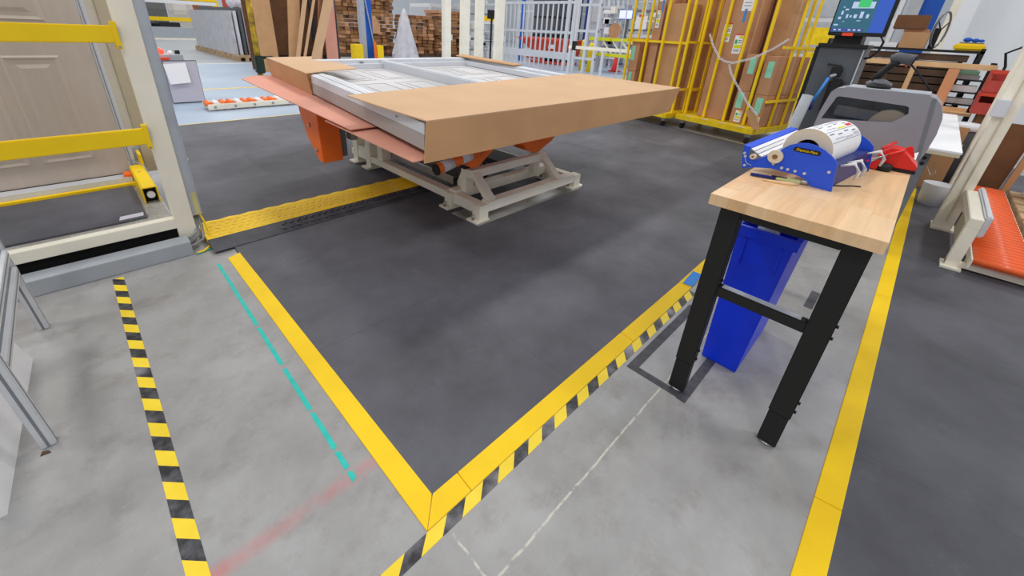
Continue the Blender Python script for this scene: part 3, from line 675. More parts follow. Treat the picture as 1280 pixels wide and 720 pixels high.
MB().sheet([(x_, y_, 1.009+tz(y_)) for x_, y_ in ((1.375, 3.54), (1.62, 3.66), (1.92, 3.74), (1.98, 4.2), (1.82, 4.5), (1.96, 4.82), (1.47, 4.76))], .007).build('top_flap', 'cardboard', t)  # lighter than the side panel: top light put into the colour
MB().hexa([(1.405, 3.535, .87), (1.46, 3.535, .87), (1.46, 3.54, .87), (1.405, 3.54, .87), (1.375, 3.535, 1.05), (1.42, 3.535, 1.05), (1.42, 3.54, 1.05), (1.375, 3.54, 1.05)]).build('fold', 'cardboard_edge', t)
S('cardboard_strip', 'narrow brown cardboard strip lying on the right jamb of the door unit', 'cardboard',
  MB().sheet([(3.92, 3.62, 1.052), (4.12, 3.66, 1.054), (4.24, 4.95, 1.083), (3.98, 4.8, 1.08)], .012), 'cardboard2')

# ================================================================== LEFT MACHINE
t = T('door_press', 'cream framed door assembly machine with two yellow guard rails', 'machine', (-.5, 3.9, 0))
B(.25, .352, 3.2, 3.31, .03, 3.0).build('corner_post', 'cream', t, bevel=.003)
B(-2.2, .25, 3.2, 3.29, .142, .212).build('base_beam', 'cream', t, bevel=.003)
B(-2.2, .25, 3.26, 4.6, .20, .215).build('platform', 'checker', t)
B(-2.2, .25, 3.24, 4.6, 0, .199).build('plinth', 'dark_hole', t)  # near-black block; shade of the gap under the beam put into colour
mb = MB()
for i in range(30):
    for k in range(14):
        x = .02+.23*(k/14); y = 3.3+i*.025; s = 1 if (i+k) % 2 else -1
        if x > .03: mb.bar((x-.006, y-.005*s, .2165), (x+.006, y+.005*s, .2165), .005, .003)
for k in range(70):
    x = -.9+k*.016; s = 1 if k % 2 else -1
    mb.bar((x-.006, 3.275-.006*s, .2165), (x+.006, 3.275+.006*s, .2165), .005, .003)
mb.build('tread', 'checker', t, kind='stuff')
for z0_, z1_ in ((.725, .818), (1.288, 1.375)):
    o = B(-2.2, .25, 3.17, 3.21, z0_, z1_).build('guard_rail', 'yellow', t, bevel=.004)
    B(.225, .25, 3.165, 3.215, z0_-.03, z1_+.022).build('rail_bracket', 'yellow', o, bevel=.003)
    MB().tube((.238, 3.165, z0_-.018), (.238, 3.155, z0_-.018), .006, 6).build('rail_bolt', 'steel', o)
# cable trunking on the post
o = B(.352, .405, 3.225, 3.40, .195, 3.0).build('trunking', 'grey_metal', t, bevel=.003)
B(.405, .412, 3.23, 3.25, .195, 3.0).build('trunking_lip', 'grey_metal', o); B(.405, .412, 3.375, 3.395, .195, 3.0).build('trunking_lip', 'grey_metal', o)
B(.375, .404, 3.2235, 3.225, .2, .36).build('overspray', 'overspray', o)
MB().sphere((.42, 3.36, .55), .014, 8, 6).build('knob', 'white_dirty', o)
# inner columns
B(.262, .34, 4.4, 4.5, .215, 3.0).build('inner_post', 'cream_dark', t, bevel=.003); B(.2, .262, 4.42, 4.48, .215, 3.0).build('inner_post', 'cream', t, bevel=.003)
B(.165, .262, 4.5, 4.52, .3, 1.40).build('inner_panel', 'cream_dark', t); B(.165, .262, 4.47, 4.50, 1.40, 1.43).build('panel_ledge', 'alu_white', t)
B(.16, .20, 4.26, 4.31, .22, 3.0).build('clamp_rail', 'alu_white', t, bevel=.003); B(.172, .176, 4.255, 4.26, .22, 3.0).build('rail_groove', 'mid_grey', t)
B(.18, .25, 4.38, 4.42, .33, .44).build('valve_block', 'light_grey', t, bevel=.006); B(.225, .245, 4.2, 4.36, .3, .42).build('valve_bracket', 'yellow', t, bevel=.004)
MB().path([(.17, 4.25, .38), (.2, 4.2, .36), (.235, 4.1, .35), (.24, 3.9, .31), (.235, 3.7, .28)], .004, 6).build('air_hose', 'cable_grey', t)
# bottom track
B(-2.2, .14, 4.10, 4.24, .216, .27).build('bottom_track', 'alu', t, bevel=.004); B(-2.2, .14, 4.09, 4.1, .216, .28).build('track_lip', 'alu_white', t)
B(-2.2, .155, 4.045, 4.085, .216, .245).build('yellow_edge', 'yellow', t, bevel=.003); B(.1, .15, 4.1, 4.2, .27, .30).build('stop_block', 'orange', t, bevel=.003)
# sensor cover
sb = MB(); sb.prism([(.148, .22), (.148, .325), (.158, .335), (.228, .335), (.238, .325), (.238, .22), (.230, .22), (.230, .327), (.156, .327), (.156, .22)], 'y', 3.58, 4.22)
o = sb.build('sensor_cover', 'yellow', t, bevel=.001)
B(.16, .226, 3.62, 3.64, .22, .32).build('sensor_face', 'dark_hole', o); MB().tube((.195, 3.62, .275), (.195, 3.585, .275), .023, 14).build('sensor_lens', 'white', o)
MB().tube((.19, 4.0, .334), (.19, 4.0, .339), .007, 8).build('cover_screw', 'steel', o)
# floor duct with cables
S('cable_duct', 'low grey steel cable duct on the floor in front of the cream machine base', 'cable duct', B(-2.2, .285, 3.04, 3.165, 0, .095), 'grey_paint', bevel=.003)
S('platform_mat', 'black rubber mat on the machine platform behind the yellow rails', 'mat', B(-1.6, .125, 3.30, 4.04, .2155, .228), 'mat0', bevel=.002)
S('mat_label', 'white paper label stuck on the corner of the platform mat', 'label', MB().hexa([(-.015, 3.33, .2285), (.11, 3.335, .2285), (.115, 3.40, .2285), (-.005, 3.395, .2285), (-.015, 3.33, .2292), (.11, 3.335, .2292), (.115, 3.40, .2292), (-.005, 3.395, .2292)]), 'paper_grey')
cabs = [('grey', .0105, [(.372, 3.29, .20), (.375, 3.27, .13), (.35, 3.2, .06), (.30, 3.15, .05), (.285, 3.14, .05)], 'thick grey cable curving from the post into the duct end'),
        ('grey', .0095, [(.383, 3.3, .20), (.392, 3.26, .10), (.375, 3.18, .03), (.31, 3.12, .03), (.286, 3.1, .04)], 'thick grey cable sagging lowest at the duct end'),
        ('grey', .0085, [(.36, 3.28, .20), (.362, 3.25, .14), (.34, 3.18, .09), (.29, 3.13, .085)], 'grey cable bending tightest around the duct end'),
        ('yellow', .007, [(.395, 3.3, .20), (.412, 3.26, .13), (.42, 3.18, .06), (.40, 3.08, .02), (.34, 3.03, .012), (.3, 3.03, .01)], 'yellow cable hanging beside the grey cables at the machine post')]
for c_, r_, pts, lb in cabs:
    S('cable', lb, 'cable', MB().path(pts, r_, 8), 'cable_grey' if c_ == 'grey' else 'yellow')
S('wire', 'thin green and yellow earth wires lying under the cable bundle', 'wire', MB().path([(.30, 3.02, .006), (.34, 3.035, .006), (.385, 3.05, .006), (.40, 3.09, .01)], .005, 6), 'teal')
# the door in the press
t = T('panel_door', 'beige grey panel door standing upright in the cream machine', 'door', (-.3, 4.27, .3))
DY = 4.255
B(-.76, .155, DY, DY+.045, .27, 2.3).build('slab', 'beige_door', t, bevel=.002)
B(-.76, .155, DY-.002, DY+.04, .262, .27).build('bottom_sweep', 'black', t)
for x0_, x1_ in ((-.66, -.36), (-.30, -.02)):
    for z0_, z1_ in ((.42, 1.15), (1.36, 2.0)):
        y = DY
        mb = MB()
        for k, (i_, dy) in enumerate(((0, 0), (.016, -.007), (.034, -.002), (.07, -.002), (.095, -.008))):
            pass
        loops = [(x0_+i_, x1_-i_, z0_+i_, z1_-i_, y+dy) for i_, dy in ((0, 0), (.012, -.008), (.03, -.001), (.055, -.001), (.08, -.009))]
        vs = [q for l in loops for q in ((l[0], l[4], l[2]), (l[1], l[4], l[2]), (l[1], l[4], l[3]), (l[0], l[4], l[3]))]
        fs = [(4*k+i, 4*k+(i+1) % 4, 4*k+4+(i+1) % 4, 4*k+4+i) for k in range(4) for i in range(4)]+[(16, 17, 18, 19)]
        mb.add(vs, fs).build('raised_panel', 'beige_door', t)

# ---- aluminium profile stand, bottom left
t = T('profile_stand', 'aluminium profile stand with slotted legs on the bare concrete', 'stand', (-.42, 2.2, 0))
def profile(a, b_, name='leg'):
    o = MB().bar(a, b_, .04, .04, (0, 1, 0)).build(name, 'alu', t, bevel=.002)
    d = (Vector(b_)-Vector(a)).normalized()
    n_ = Vector((1, 0, 0)) if abs(d.x) < .5 else Vector((0, 0, 1))
    MB().bar(Vector(a)+n_*.0203, Vector(b_)+n_*.0203, .008, .001, n_).build('slot', 'mid_grey', o)
    n2 = Vector((0, -1, 0)) if abs(d.y) < .5 else Vector((0, 0, 1))
    MB().bar(Vector(a)+n2*.0203, Vector(b_)+n2*.0203, .008, .001, n2).build('slot', 'mid_grey', o)
profile((-.42, 2.675, 0), (-.46, 2.70, .9)); profile((-.405, 1.815, 0), (-.45, 1.85, .9))
profile((-.425, 2.655, .34), (-.425, 1.86, .34), 'cross_bar'); profile((-.43, 2.655, .43), (-.43, 1.86, .43), 'cross_bar')
profile((-1.1, 2.69, 0), (-1.1, 2.69, .9)); profile((-1.1, 1.83, 0), (-1.1, 1.83, .9))
profile((-.45, 2.69, .8), (-1.08, 2.69, .8), 'cross_bar')
S('foam_board', 'white foam board standing low on the floor behind the aluminium stand', 'board', MB().hexa([(-.52, 1.57, 0), (-.50, 1.57, 0), (-.455, 2.42, 0), (-.475, 2.42, 0), (-.60, 1.60, .36), (-.58, 1.60, .36), (-.50, 2.42, .2), (-.52, 2.42, .2)]), 'white_dirty')
S('cardboard_piece', 'folded brown cardboard piece leaning behind the aluminium stand', 'cardboard', B(-.9, -.55, 2.45, 2.47, 0, .42), 'cardboard2')
S('wood_chip', 'small brown wood chip on the floor by the stand leg', 'debris', MB().hexa([(-.425, 1.785, 0), (-.405, 1.775, 0), (-.40, 1.76, 0), (-.43, 1.765, 0), (-.42, 1.782, .004), (-.408, 1.775, .005), (-.404, 1.763, .004), (-.425, 1.767, .004)]), 'old_wood')

# ================================================================== CARTS WITH BOXES
cu_, cv_ = V(.21, .977), V(.977, -.21)
cu_.normalize(); cv_.normalize()
def cart_map(ox, oy):
    return lambda s, q, z: (ox+cu_.x*s+cv_.x*q, oy+cu_.y*s+cv_.y*q, z)
ZD = .245
def make_cart(ox, oy, label, L=1.34, D=1.35, posts=(), far=False):
    f = cart_map(ox, oy); t = T('stock_cart', label, 'cart', tuple(f(L/2, D/2, 0)), 'yellow upright stock carts')
    # deck rails
    MB(f).box(0, L, 0, .06, .16, ZD).build('deck_rail', 'yellow_old', t, bevel=.003); MB(f).box(0, L, D-.06, D, .16, ZD).build('deck_rail', 'yellow_old', t, bevel=.003)
    MB(f).box(0, .05, .06, D-.06, .16, ZD).build('deck_rail', 'yellow_old', t, bevel=.003); MB(f).box(L-.05, L, .06, D-.06, .16, ZD).build('deck_rail', 'yellow_old', t, bevel=.003)
    for k in range(6):
        q = .07+k*(D-.14)/6
        MB(f).box(.05, L-.05, q, q+(D-.14)/6-.015, ZD-.03, ZD-.004).build('deck_board', 'yellow_old', t)
    for s_ in (.1, L-.1):
        for q in (.1, D-.1):
            o = MB(f).box(s_-.035, s_+.035, q-.03, q+.03, .10, .16).build('caster', 'steel', t)
            a = f(s_-.018, q, .055); b_ = f(s_+.018, q, .055); MB().tube(a, b_, .055, 14).build('wheel', 'black', o)
    for q, mat in ((.2, 'yellow'), (D-.1, 'yellow_old')):
        for s_ in posts: MB(f).box(s_-.018, s_+.018, q-.018, q+.018, ZD, 2.25).build('upright', mat, t, bevel=.002)
        MB(f).box(.04, L, q-.016, q+.016, 2.25, 2.29).build('top_rail', mat, t); MB(f).box(.04, L-.02, q+.016, q+.04, 1.36, 1.40).build('mid_rail', mat, t) if q > 1 or far else None
    for s_ in (.03, L-.03):
        for z in (.62, 1.38, 2.2): MB(f).box(s_-.014, s_+.014, .2, D-.1, z, z+.035).build('side_rail', 'yellow', t)
        for q in (.5, .9): MB(f).box(s_-.015, s_+.015, q-.015, q+.015, ZD, 2.25).build('upright', 'yellow', t)
    for k in range(4): MB(f).box(.15+k*.3, .27+k*.3, -.0008, .05, ZD, ZD+.0012).build('sticker', 'white_dirty', t)
    return f
O1, O2 = (7.31, 3.06), (7.21, 1.66)
f2 = make_cart(*O2, 'yellow stock cart with a chain, the one facing the blue label dispenser', posts=(.27, .6, .95, 1.30))
f1 = make_cart(*O1, 'yellow stock cart partly hidden behind the cardboard wrap, without a chain', posts=(.04, .17, .52, .86, 1.25), far=True)
def label_patch(f, par, s0, s1, z0, z1, q, kind):
    mb = MB(f)
    def r(a, b_, c, d, k, e=0):
        mb.cur = k; W = s1-s0; H = z1-z0
        mb.add([(s1-W*a, q-e, z0+H*c), (s1-W*b_, q-e, z0+H*c), (s1-W*b_, q-e, z0+H*d), (s1-W*a, q-e, z0+H*d)], [(0, 1, 2, 3)])
    if kind == 'ship':
        mats = ['white_paper', 'red', 'lime', 'green', 'text_grey']
        r(0, 1, 0, 1, 0); r(0, 1, .94, 1, 1, .001); r(.5, .95, .78, .92, 2, .001); r(.1, .95, .28, .46, 2, .001); r(.1, .4, .5, .72, 3, .001); r(.5, .9, .66, .70, 4, .001); r(.5, .9, .56, .6, 4, .001)
        for k in range(6): r(.15+.12*k, .21+.12*k, .1, .22, 4, .001)
    elif kind == 'mint':
        mats = ['mint', 'green']; r(0, 1, 0, 1, 0)
        for a in range(8):
            c, s_ = math.cos(a*.785), math.sin(a*.785); r(.5+.18*c, .54+.18*c, .5+.12*s_, .53+.12*s_, 1, .001)
    elif kind == 'paper':
        mats = ['white_paper', 'text_grey']; r(0, 1, 0, 1, 0)
        for k, (a, b_) in enumerate(((.3, .7), (.15, .85), (.15, .85))): r(a, b_, .72-.2*k, .76-.2*k, 1, .001)
    else: mats = [kind]; r(0, 1, 0, 1, 0)
    mb.build({'ship': 'shipping_label', 'mint': 'sticker', 'paper': 'paper_notice'}.get(kind, 'tape_strip'), mats, par)
def carton(f, s0, s1, q0, q1, z0, z1, label, mat='cardboard3', labels=(), group=None):
    o0 = f((s0+s1)/2, (q0+q1)/2, z0); t = T('carton', label, 'box', tuple(o0), group)
    MB(f).box(s0, s1, q0, q1, z0, z1).build('body', mat, t, bevel=.004)
    MB(f).box(s0-.0015, s1+.0015, (q0+q1)/2-.025, (q0+q1)/2+.025, z0+.01, z1-.01).build('sealing_tape', 'cardboard', t)
    for a in labels: label_patch(f, t, *a[:4], q0-.002, a[4])
    return t
z = ZD
carton(f2, .645, 1.10, .245, .72, z, 2.35, 'tall carton with two shipping labels and a white notice on the chained cart', 'cardboard3', [(.66, .79, 1.27, 1.55, 'ship'), (.88, 1.01, 1.43, 1.70, 'ship'), (.58+.07, .81, 1.87, 2.08, 'paper'), (.715, .755, 1.72, 1.9, 'blue_tape')])
carton(f2, .33, .53, .245, .7, z, .74, 'lower brown carton with mint sticker and shipping label next to the tall cartons', 'cardboard3', [(.4, .5, .48, .72, 'mint'), (.36, .46, .27, .46, 'ship')])
carton(f2, .34, .535, .245, .7, .742, 1.28, 'upper brown carton with mint sticker next to the tall cartons', 'cardboard3', [(.37, .46, 1.0, 1.24, 'mint')])
carton(f2, .06, .25, .245, 1.2, z, .72, 'lower long carton with mint sticker at the open end of the chained cart', 'cardboard3', [(.1, .2, .45, .68, 'mint'), (.07, .17, .26, .42, 'ship')])
carton(f2, .06, .25, .245, 1.2, .722, 1.27, 'upper long carton with mint sticker at the open end of the chained cart', 'cardboard3', [(.1, .19, .97, 1.2, 'mint')])
carton(f2, .33, .6, .78, 1.2, z, 2.3, 'tall pale carton standing at the back of the chained cart', 'cardboard2')
carton(f2, .66, .9, .78, 1.2, z, 2.3, 'tall brown carton standing behind the carton with the notice', 'cardboard3')
carton(f1, .66, .83, .265, .66, z, 2.35, 'tall carton with a yellow and white label on the cart without chain', 'cardboard3', [(.72, .8, 1.6, 1.9, 'ship'), (.69, .73, 1.85, 2.1, 'blue_tape'), (.67, .8, 2.02, 2.2, 'paper')])
carton(f1, .24, .62, .265, .66, z, 1.98, 'wide tall plain carton on the cart without chain', 'cardboard2')
carton(f1, 1.05, 1.24, .265, .66, z, .84, 'lower carton with mint sticker at the hidden end of the cart', 'cardboard3', [(1.13, 1.2, .6, .82, 'mint')])
carton(f1, 1.05, 1.24, .265, .66, .842, 1.36, 'upper carton with mint sticker at the hidden end of the cart', 'cardboard3', [(1.14, 1.22, 1.03, 1.28, 'mint')])
carton(f1, .1, .5, .68, 1.15, z, 2.3, 'tall pale carton at the back of the cart without chain', 'cardboard2')
carton(f1, .6, 1.0, .68, 1.15, z, 2.3, 'tall brown carton at the back of the cart without chain', 'cardboard3')
# leaning flap piece
S('cardboard_flap', 'folded brown cardboard flap leaning at the front of the chained cart', 'cardboard', MB(f2).hexa([(-.07, .03, ZD+.002), (.04, .03, ZD+.002), (.04, .06, ZD+.002), (-.07, .06, ZD+.002), (.1, .05, .53), (.22, .05, .49), (.22, .08, .49), (.1, .08, .53)]), 'cardboard2')
# white plastic chain
def chain(pts, label):
    mb = MB(); P_ = [Vector(p) for p in pts]; seg = []
    for a, b_ in zip(P_[:-1], P_[1:]):
        n_ = max(1, round((b_-a).length/.034))
        for k in range(n_): seg.append((a+(b_-a)*(k/n_), a+(b_-a)*((k+1)/n_)))
    for i, (a, b_) in enumerate(seg):
        c = (a+b_)/2; d = (b_-a).normalized(); u = Vector((0, 0, 1)) if i % 2 else Vector((.3, .95, 0)); r_ = (u-d*u.dot(d)).normalized()
        mb.path([c+d*(.026*math.cos(q))+r_*(.012*math.sin(q)) for q in [2*math.pi*k/8 for k in range(8)]], .0045, 5, True)
    S('plastic_chain', label, 'chain', mb, 'white')
chain([f2(*p) for p in ((1.12, .08, 1.53), (1.0, .06, 1.36), (.84, .06, 1.19), (.74, .06, 1.15), (.62, .06, 1.14), (.34, .06, 1.23), (.1, .05, 1.37), (-.08, .02, 1.5))], 'white plastic chain sagging across the front of the yellow cart')
chain([f2(*p) for p in ((.66, .05, 1.11), (.6, .05, 1.0), (.5, .05, .88), (.36, .05, .74), (.2, .05, .58), (.02, .03, .45))], 'white plastic chain end hanging down the front of the yellow cart')
chain([f1(*p) for p in ((1.32, .05, 2.2), (1.3, .05, 1.6), (1.31, .05, 1.1), (1.33, .05, .5))], 'white plastic chain hanging straight down the corner post of the farther cart')

# ================================================================== HMI AND RIGHT BENCH AREA
t = T('operator_console', 'black touch screen control panel on a dark pedestal cabinet', 'control panel', (5.1, .62, 0))
B(5.0, 5.35, .50, .83, .02, 1.44).build('cabinet', 'dark_grey', t, bevel=.004)
B(4.97, 5.4, .49, .845, 1.44, 1.47).build('cabinet_top', 'black', t, bevel=.004)
B(5.06, 5.3, .56, .76, 1.47, 1.545).build('neck', 'black', t)
B(4.99, 5.0, .505, .515, .1, 1.43).build('edge_trim', 'light_grey', t); B(5.0, 5.4, .83, .86, 0, 1.44).build('cabinet_side', 'black', t)
h = MB().path([(5.0, .72, 1.30), (4.97, .72, 1.30), (4.97, .62, 1.29), (4.97, .60, 1.24)], .008, 6).build('handle', 'black', t)
B(4.94, 4.98, .60, .68, 1.2, 1.28).build('hook', 'black', t, bevel=.006)
mon = B(4.98, 5.03, .41, .805, 1.535, 1.92).build('monitor', 'black', t, bevel=.006)
mb = MB(); xs_ = 4.978
def sr(y0, y1, z0, z1, k, e=0): mb.cur = k; mb.add([(xs_-e, y0, z0), (xs_-e, y1, z0), (xs_-e, y1, z1), (xs_-e, y0, z1)], [(0, 1, 2, 3)])
sr(.535, .795, 1.565, 1.90, 0); sr(.435, .535, 1.565, 1.90, 1); sr(.57, .795, 1.572, 1.593, 2, .0006)
for k in range(6): sr(.775-.034*k-.02, .775-.034*k, 1.577, 1.588, 1 if k == 2 else 3, .001)
for y, z, w_, h_ in ((.705, 1.675, .014, .03), (.68, 1.68, .014, .016), (.645, 1.675, .022, .028), (.605, 1.675, .022, .05), (.565, 1.675, .018, .03), (.61, 1.652, .026, .006), (.745, 1.70, .014, .03), (.75, 1.665, .02, .02), (.755, 1.615, .03, .012), (.72, 1.645, .01, .006), (.715, 1.735, .024, .012), (.745, 1.755, .012, .008)): sr(y, y+w_, z, z+h_, 3, .001)
sr(.55, .70, 1.75, 1.80, 3, .001); sr(.58, .66, 1.757, 1.82, 4, .0015)
mb.build('screen', ['hmi_teal', 'hmi_blue', 'hmi_bar', 'hmi_item', 'hmi_green'], mon)
B(4.974, 4.98, .625, .70, 1.535, 1.56).build('orange_tag', 'red_tape', mon)
S('control_cable', 'black cable looping from the control panel monitor behind the cabinet', 'cable', MB().path([(5.05, .45, 1.55), (5.05, .41, 1.5), (5.06, .42, 1.42), (5.08, .46, 1.37), (5.1, .5, 1.36)], .009, 6), 'black')
t = T('brush', 'blue handled brush hanging on the dark pedestal cabinet', 'brush', (4.85, .7, .85))
MB().tube((4.9, .67, 1.19), (4.87, .72, .98), .012, 8).build('handle', 'blue_tape', t); MB().tube((4.87, .72, .98), (4.86, .72, .9), .014, 8).build('ferrule', 'blue_dark', t)
MB().bar((4.92, .67, 1.2), (4.93, .63, 1.22), .05, .02).build('clip', 'grey_metal', t, bevel=.004)
S('tube_roll', 'grey rolled tube leaning against the dark pedestal cabinet', 'tube', MB().tube((4.85, .86, .03), (4.8, .76, 1.03), .045, 12), 'grey_paint')
S('tool_pouch', 'black tool pouch hanging on the front of the dark pedestal cabinet', 'pouch', B(4.9, 4.99, .55, .66, .88, 1.18), 'black', bevel=.02)
S('partition_screen', 'thin black panel leaning between the chained cart and the dark pedestal', 'panel', MB().hexa([(5.6, .93, 0), (6.2, .93, 0), (6.2, .95, 0), (5.6, .95, 0), (5.6, .86, 1.52), (6.2, .86, 1.52), (6.2, .88, 1.52), (5.6, .88, 1.52)]), 'black')

# small white side table
t = T('side_table', 'white topped side table on grey steel legs beside the printer', 'table', (5.4, -.02, 0))
B(4.08, 6.6, -.285, .3, .835, .85).build('table_top', 'white', t, bevel=.002); B(4.08, 6.6, -.28, .295, .812, .835).build('top_edge', 'cream_dark', t)
for x in (4.22, 6.5):
    for y in (-.13, .22): B(x-.03, x+.03, y-.025, y+.025, 0, .812).build('leg', 'mid_grey', t, bevel=.003)
B(4.2, 4.22, -.1, .195, .7, .812).build('end_panel', 'mid_grey', t); B(4.25, 6.45, -.15, -.13, .55, .812).build('side_panel', 'light_grey', t)
for z_ in (.76, .72): MB().tube((4.19, -.13, z_), (4.183, -.13, z_), .012, 8).build('bolt', 'black', t)
MB().path([(4.26, -.16, .70), (4.26, -.2, .64), (4.26, -.22, .66), (4.27, -.18, .74)], .003, 6).build('cable_loop', 'white', t)
S('bucket', 'white plastic bucket standing on the floor beside the side table', 'bucket', MB().lathe([(.001, .0), (.09, 0), (.108, .21), (.113, .22), (.105, .22), (.087, .01), (.001, .01)], (6.03, -.37, .0145), 24, False), 'white')
t = T('waste_bin', 'dark grey waste bin with a white ring lid behind the side table', 'bin', (6.95, -.42, 0))
MB().lathe([(.07, 0), (.1, .64), (.1, .66)], (6.95, -.42, .0145), 20).build('body', 'dark_grey', t); MB().lathe([(.055, .66), (.115, .66), (.115, .72), (.09, .735), (.055, .7)], (6.95, -.42, .0145), 20, False).build('ring_lid', 'white', t)
B(6.84, 6.85, -.45, -.39, .45, .53).build('sticker', 'white_dirty', t)

# ---- right machine with orange rollers
t = T('conveyor_frame', 'cream steel post frame with a low guard beside the orange roller conveyor', 'machine frame', (5.2, -.5, .0145))
zf = .0148
B(5.2, 5.33, -.53, -.41, zf+.02, 3.2).build('post', 'cream', t, bevel=.004); B(5.16, 5.36, -.55, -.40, zf, zf+.02).build('base_plate', 'cream', t, bevel=.002)
B(6.25, 6.37, -.56, -.46, zf+.02, 3.2).build('post', 'cream', t, bevel=.004); B(6.2, 6.4, -.58, -.44, zf, zf+.02).build('base_plate', 'cream', t)
B(5.19, 5.2, -.475, -.468, .1, 3.2).build('seam', 'cream_dark', t)
o = B(5.14, 5.2, -.47, -.39, 1.0, 1.13).build('latch', 'alu_white', t, bevel=.004)
B(4.27, 4.34, -.56, -.49, zf+.015, .33).build('guard_leg', 'cream', t, bevel=.003); B(4.27, 5.2, -.56, -.49, .33, .40).build('guard_bar', 'cream', t, bevel=.004)
B(4.5, 5.15, -.545, -.535, zf+.05, .33).build('guard_panel', 'cream_dark', t); B(4.22, 4.38, -.58, -.47, zf, zf+.015).build('base_plate', 'cream', t)
B(4.33, 5.3, -.60, -.56, .26, .42).build('guard_cover', 'alu_white', t, bevel=.01)
B(4.28, 4.33, -2.0, -.49, zf+.015, zf+.05).build('floor_rail', 'cream', t, bevel=.003)
t = T('roller_conveyor', 'low roller conveyor with close set orange rollers beside the cream posts', 'conveyor', (5.3, -.72, .0145))
ra, rb = -.605, -.885; zr = .125
for y in (ra+.008, rb-.008): B(4.2, 6.76, y-.004, y+.004, .07, .135).build('side_rail', 'cream', t)
for x in (4.4, 5.5, 6.6):
    for y in (ra+.008, rb-.008): B(x-.02, x+.02, y-.004, y+.004, zf, .07).build('leg', 'cream', t)
r0 = MB().tube((4.225, ra+.002, zr), (4.225, rb-.002, zr), .026, 14).build('roller', 'orange_roller', t)
for k in range(1, 36): cp(r0, (k*.0715, 0, 0), t)

# ================================================================== BACKGROUND RIGHT (behind the printer)
t = T('storage_rack', 'black steel rack stacked with dark wooden boards behind the printer', 'rack', (8.3, .4, 0))
for y in (-.29, 1.04):
    for x in (8.0, 8.6): B(x-.02, x+.02, y-.02, y+.02, 0, 1.5).build('post', 'black', t)
for z_ in (.75, 1.44): B(7.98, 8.62, -.31, 1.06, z_, z_+.03).build('shelf', 'black', t)
for k in range(7):
    B(8.02+.01*(k % 2), 8.58, -.2+.03*(k % 3), 1.0-.02*(k % 2), .785+k*.092, .785+k*.092+.078).build('board', 'old_wood', t, bevel=.003)
t = T('timber_trestle', 'pale timber frame with upright studs in front of the dark board rack', 'timber frame', (7.6, .2, 0))
B(7.58, 7.66, -.45, .95, 1.27, 1.33).build('top_rail', 'lumber', t, bevel=.003)
for y, w_, m_ in ((.83, .045, 'lumber_red'), (.24, .05, 'lumber'), (-.12, .1, 'lumber_red')): B(7.585, 7.655, y-w_/2, y+w_/2, 0, 1.27).build('stud', m_, t, bevel=.003)
B(7.56, 7.62, -.38, .1, .80, .84).build('lower_rail', 'lumber', t); B(7.4, 7.56, -.42, 0.05, .77, .80).build('lower_rail', 'lumber', t)
t = T('carton', 'open brown carton with raised flap on top of the board rack', 'box', (8.2, .4, 1.471))
B(8.05, 8.4, .24, .49, 1.471, 1.66).build('body', 'cardboard2', t); B(8.05, 8.4, .3, .62, 1.70, 1.86).build('flap', 'cardboard_dark', t, bevel=.003); B(8.1, 8.4, .26, .5, 1.66, 1.70).build('lip', 'cardboard3', t)
S('paper_stack', 'stack of white paper sheets beside the open carton on the board rack', 'paper', B(8.05, 8.35, .51, .8, 1.471, 1.53), 'white_paper')
t = T('reel_wheel', 'thin metal wheel with spokes standing on the board rack', 'wheel', (8.25, .17, 1.47))
cw = V(8.3, .165, 1.70)
MB().path([(cw.x+.1*math.cos(a_), cw.y-.06*math.cos(a_), cw.z+.215*math.sin(a_)) for a_ in [2*math.pi*k/20 for k in range(20)]], .012, 6, True).build('rim', 'mid_grey', t)
for k in range(3):
    a_ = k*2.1+.5; MB().tube(cw, (cw.x+.1*math.cos(a_), cw.y-.06*math.cos(a_), cw.z+.21*math.sin(a_)), .008, 6).build('spoke', 'old_wood', t)
B(cw.x-.03, cw.x+.03, cw.y-.01, cw.y+.05, 1.471, 1.72).build('stand', 'black', t)
t = T('yellow_tray', 'yellow plastic tray holding blue rags on the rack end', 'tray', (8.2, -.2, 1.471))
B(8.05, 8.4, -.3, -.02, 1.471, 1.55).build('tray', 'yellow', t, bevel=.02); B(8.08, 8.36, -.27, -.06, 1.55, 1.565).build('lid', 'mid_grey', t)
S('blue_rags', 'crumpled blue rags on the yellow tray', 'rags', MB().sphere((8.2, -.12, 1.595), .04, 8, 5, .7).sphere((8.2, -.19, 1.59), .035, 8, 5, .7).sphere((8.2, -.24, 1.588), .03, 8, 5, .6), 'blue_post')
S('steel_column', 'blue painted steel building column behind the board rack', 'column', B(9.4, 9.6, .28, .54, 0, 5), 'blue_post')
S('wall_box', 'grey electrical box on a conduit beside the blue column', 'box', MB().box(9.3, 9.4, .5, .64, 1.9, 2.2).box(9.34, 9.37, .56, .59, 0, 1.9), 'light_grey')
t = T('shelf_unit', 'black shelf unit piled with white papers behind the red totes', 'shelf', (7.82, -.3, 0))
for y in (-.14, -.42): B(7.69, 7.72, y-.02, y+.02, 0, 1.35).build('post', 'black', t); B(7.92, 7.95, y-.02, y+.02, 0, 1.35).build('post', 'black', t)
for z_ in (.86, 1.0, 1.14): B(7.69, 7.95, -.44, -.12, z_, z_+.015).build('shelf', 'black', t)
rnd = random.Random(21)
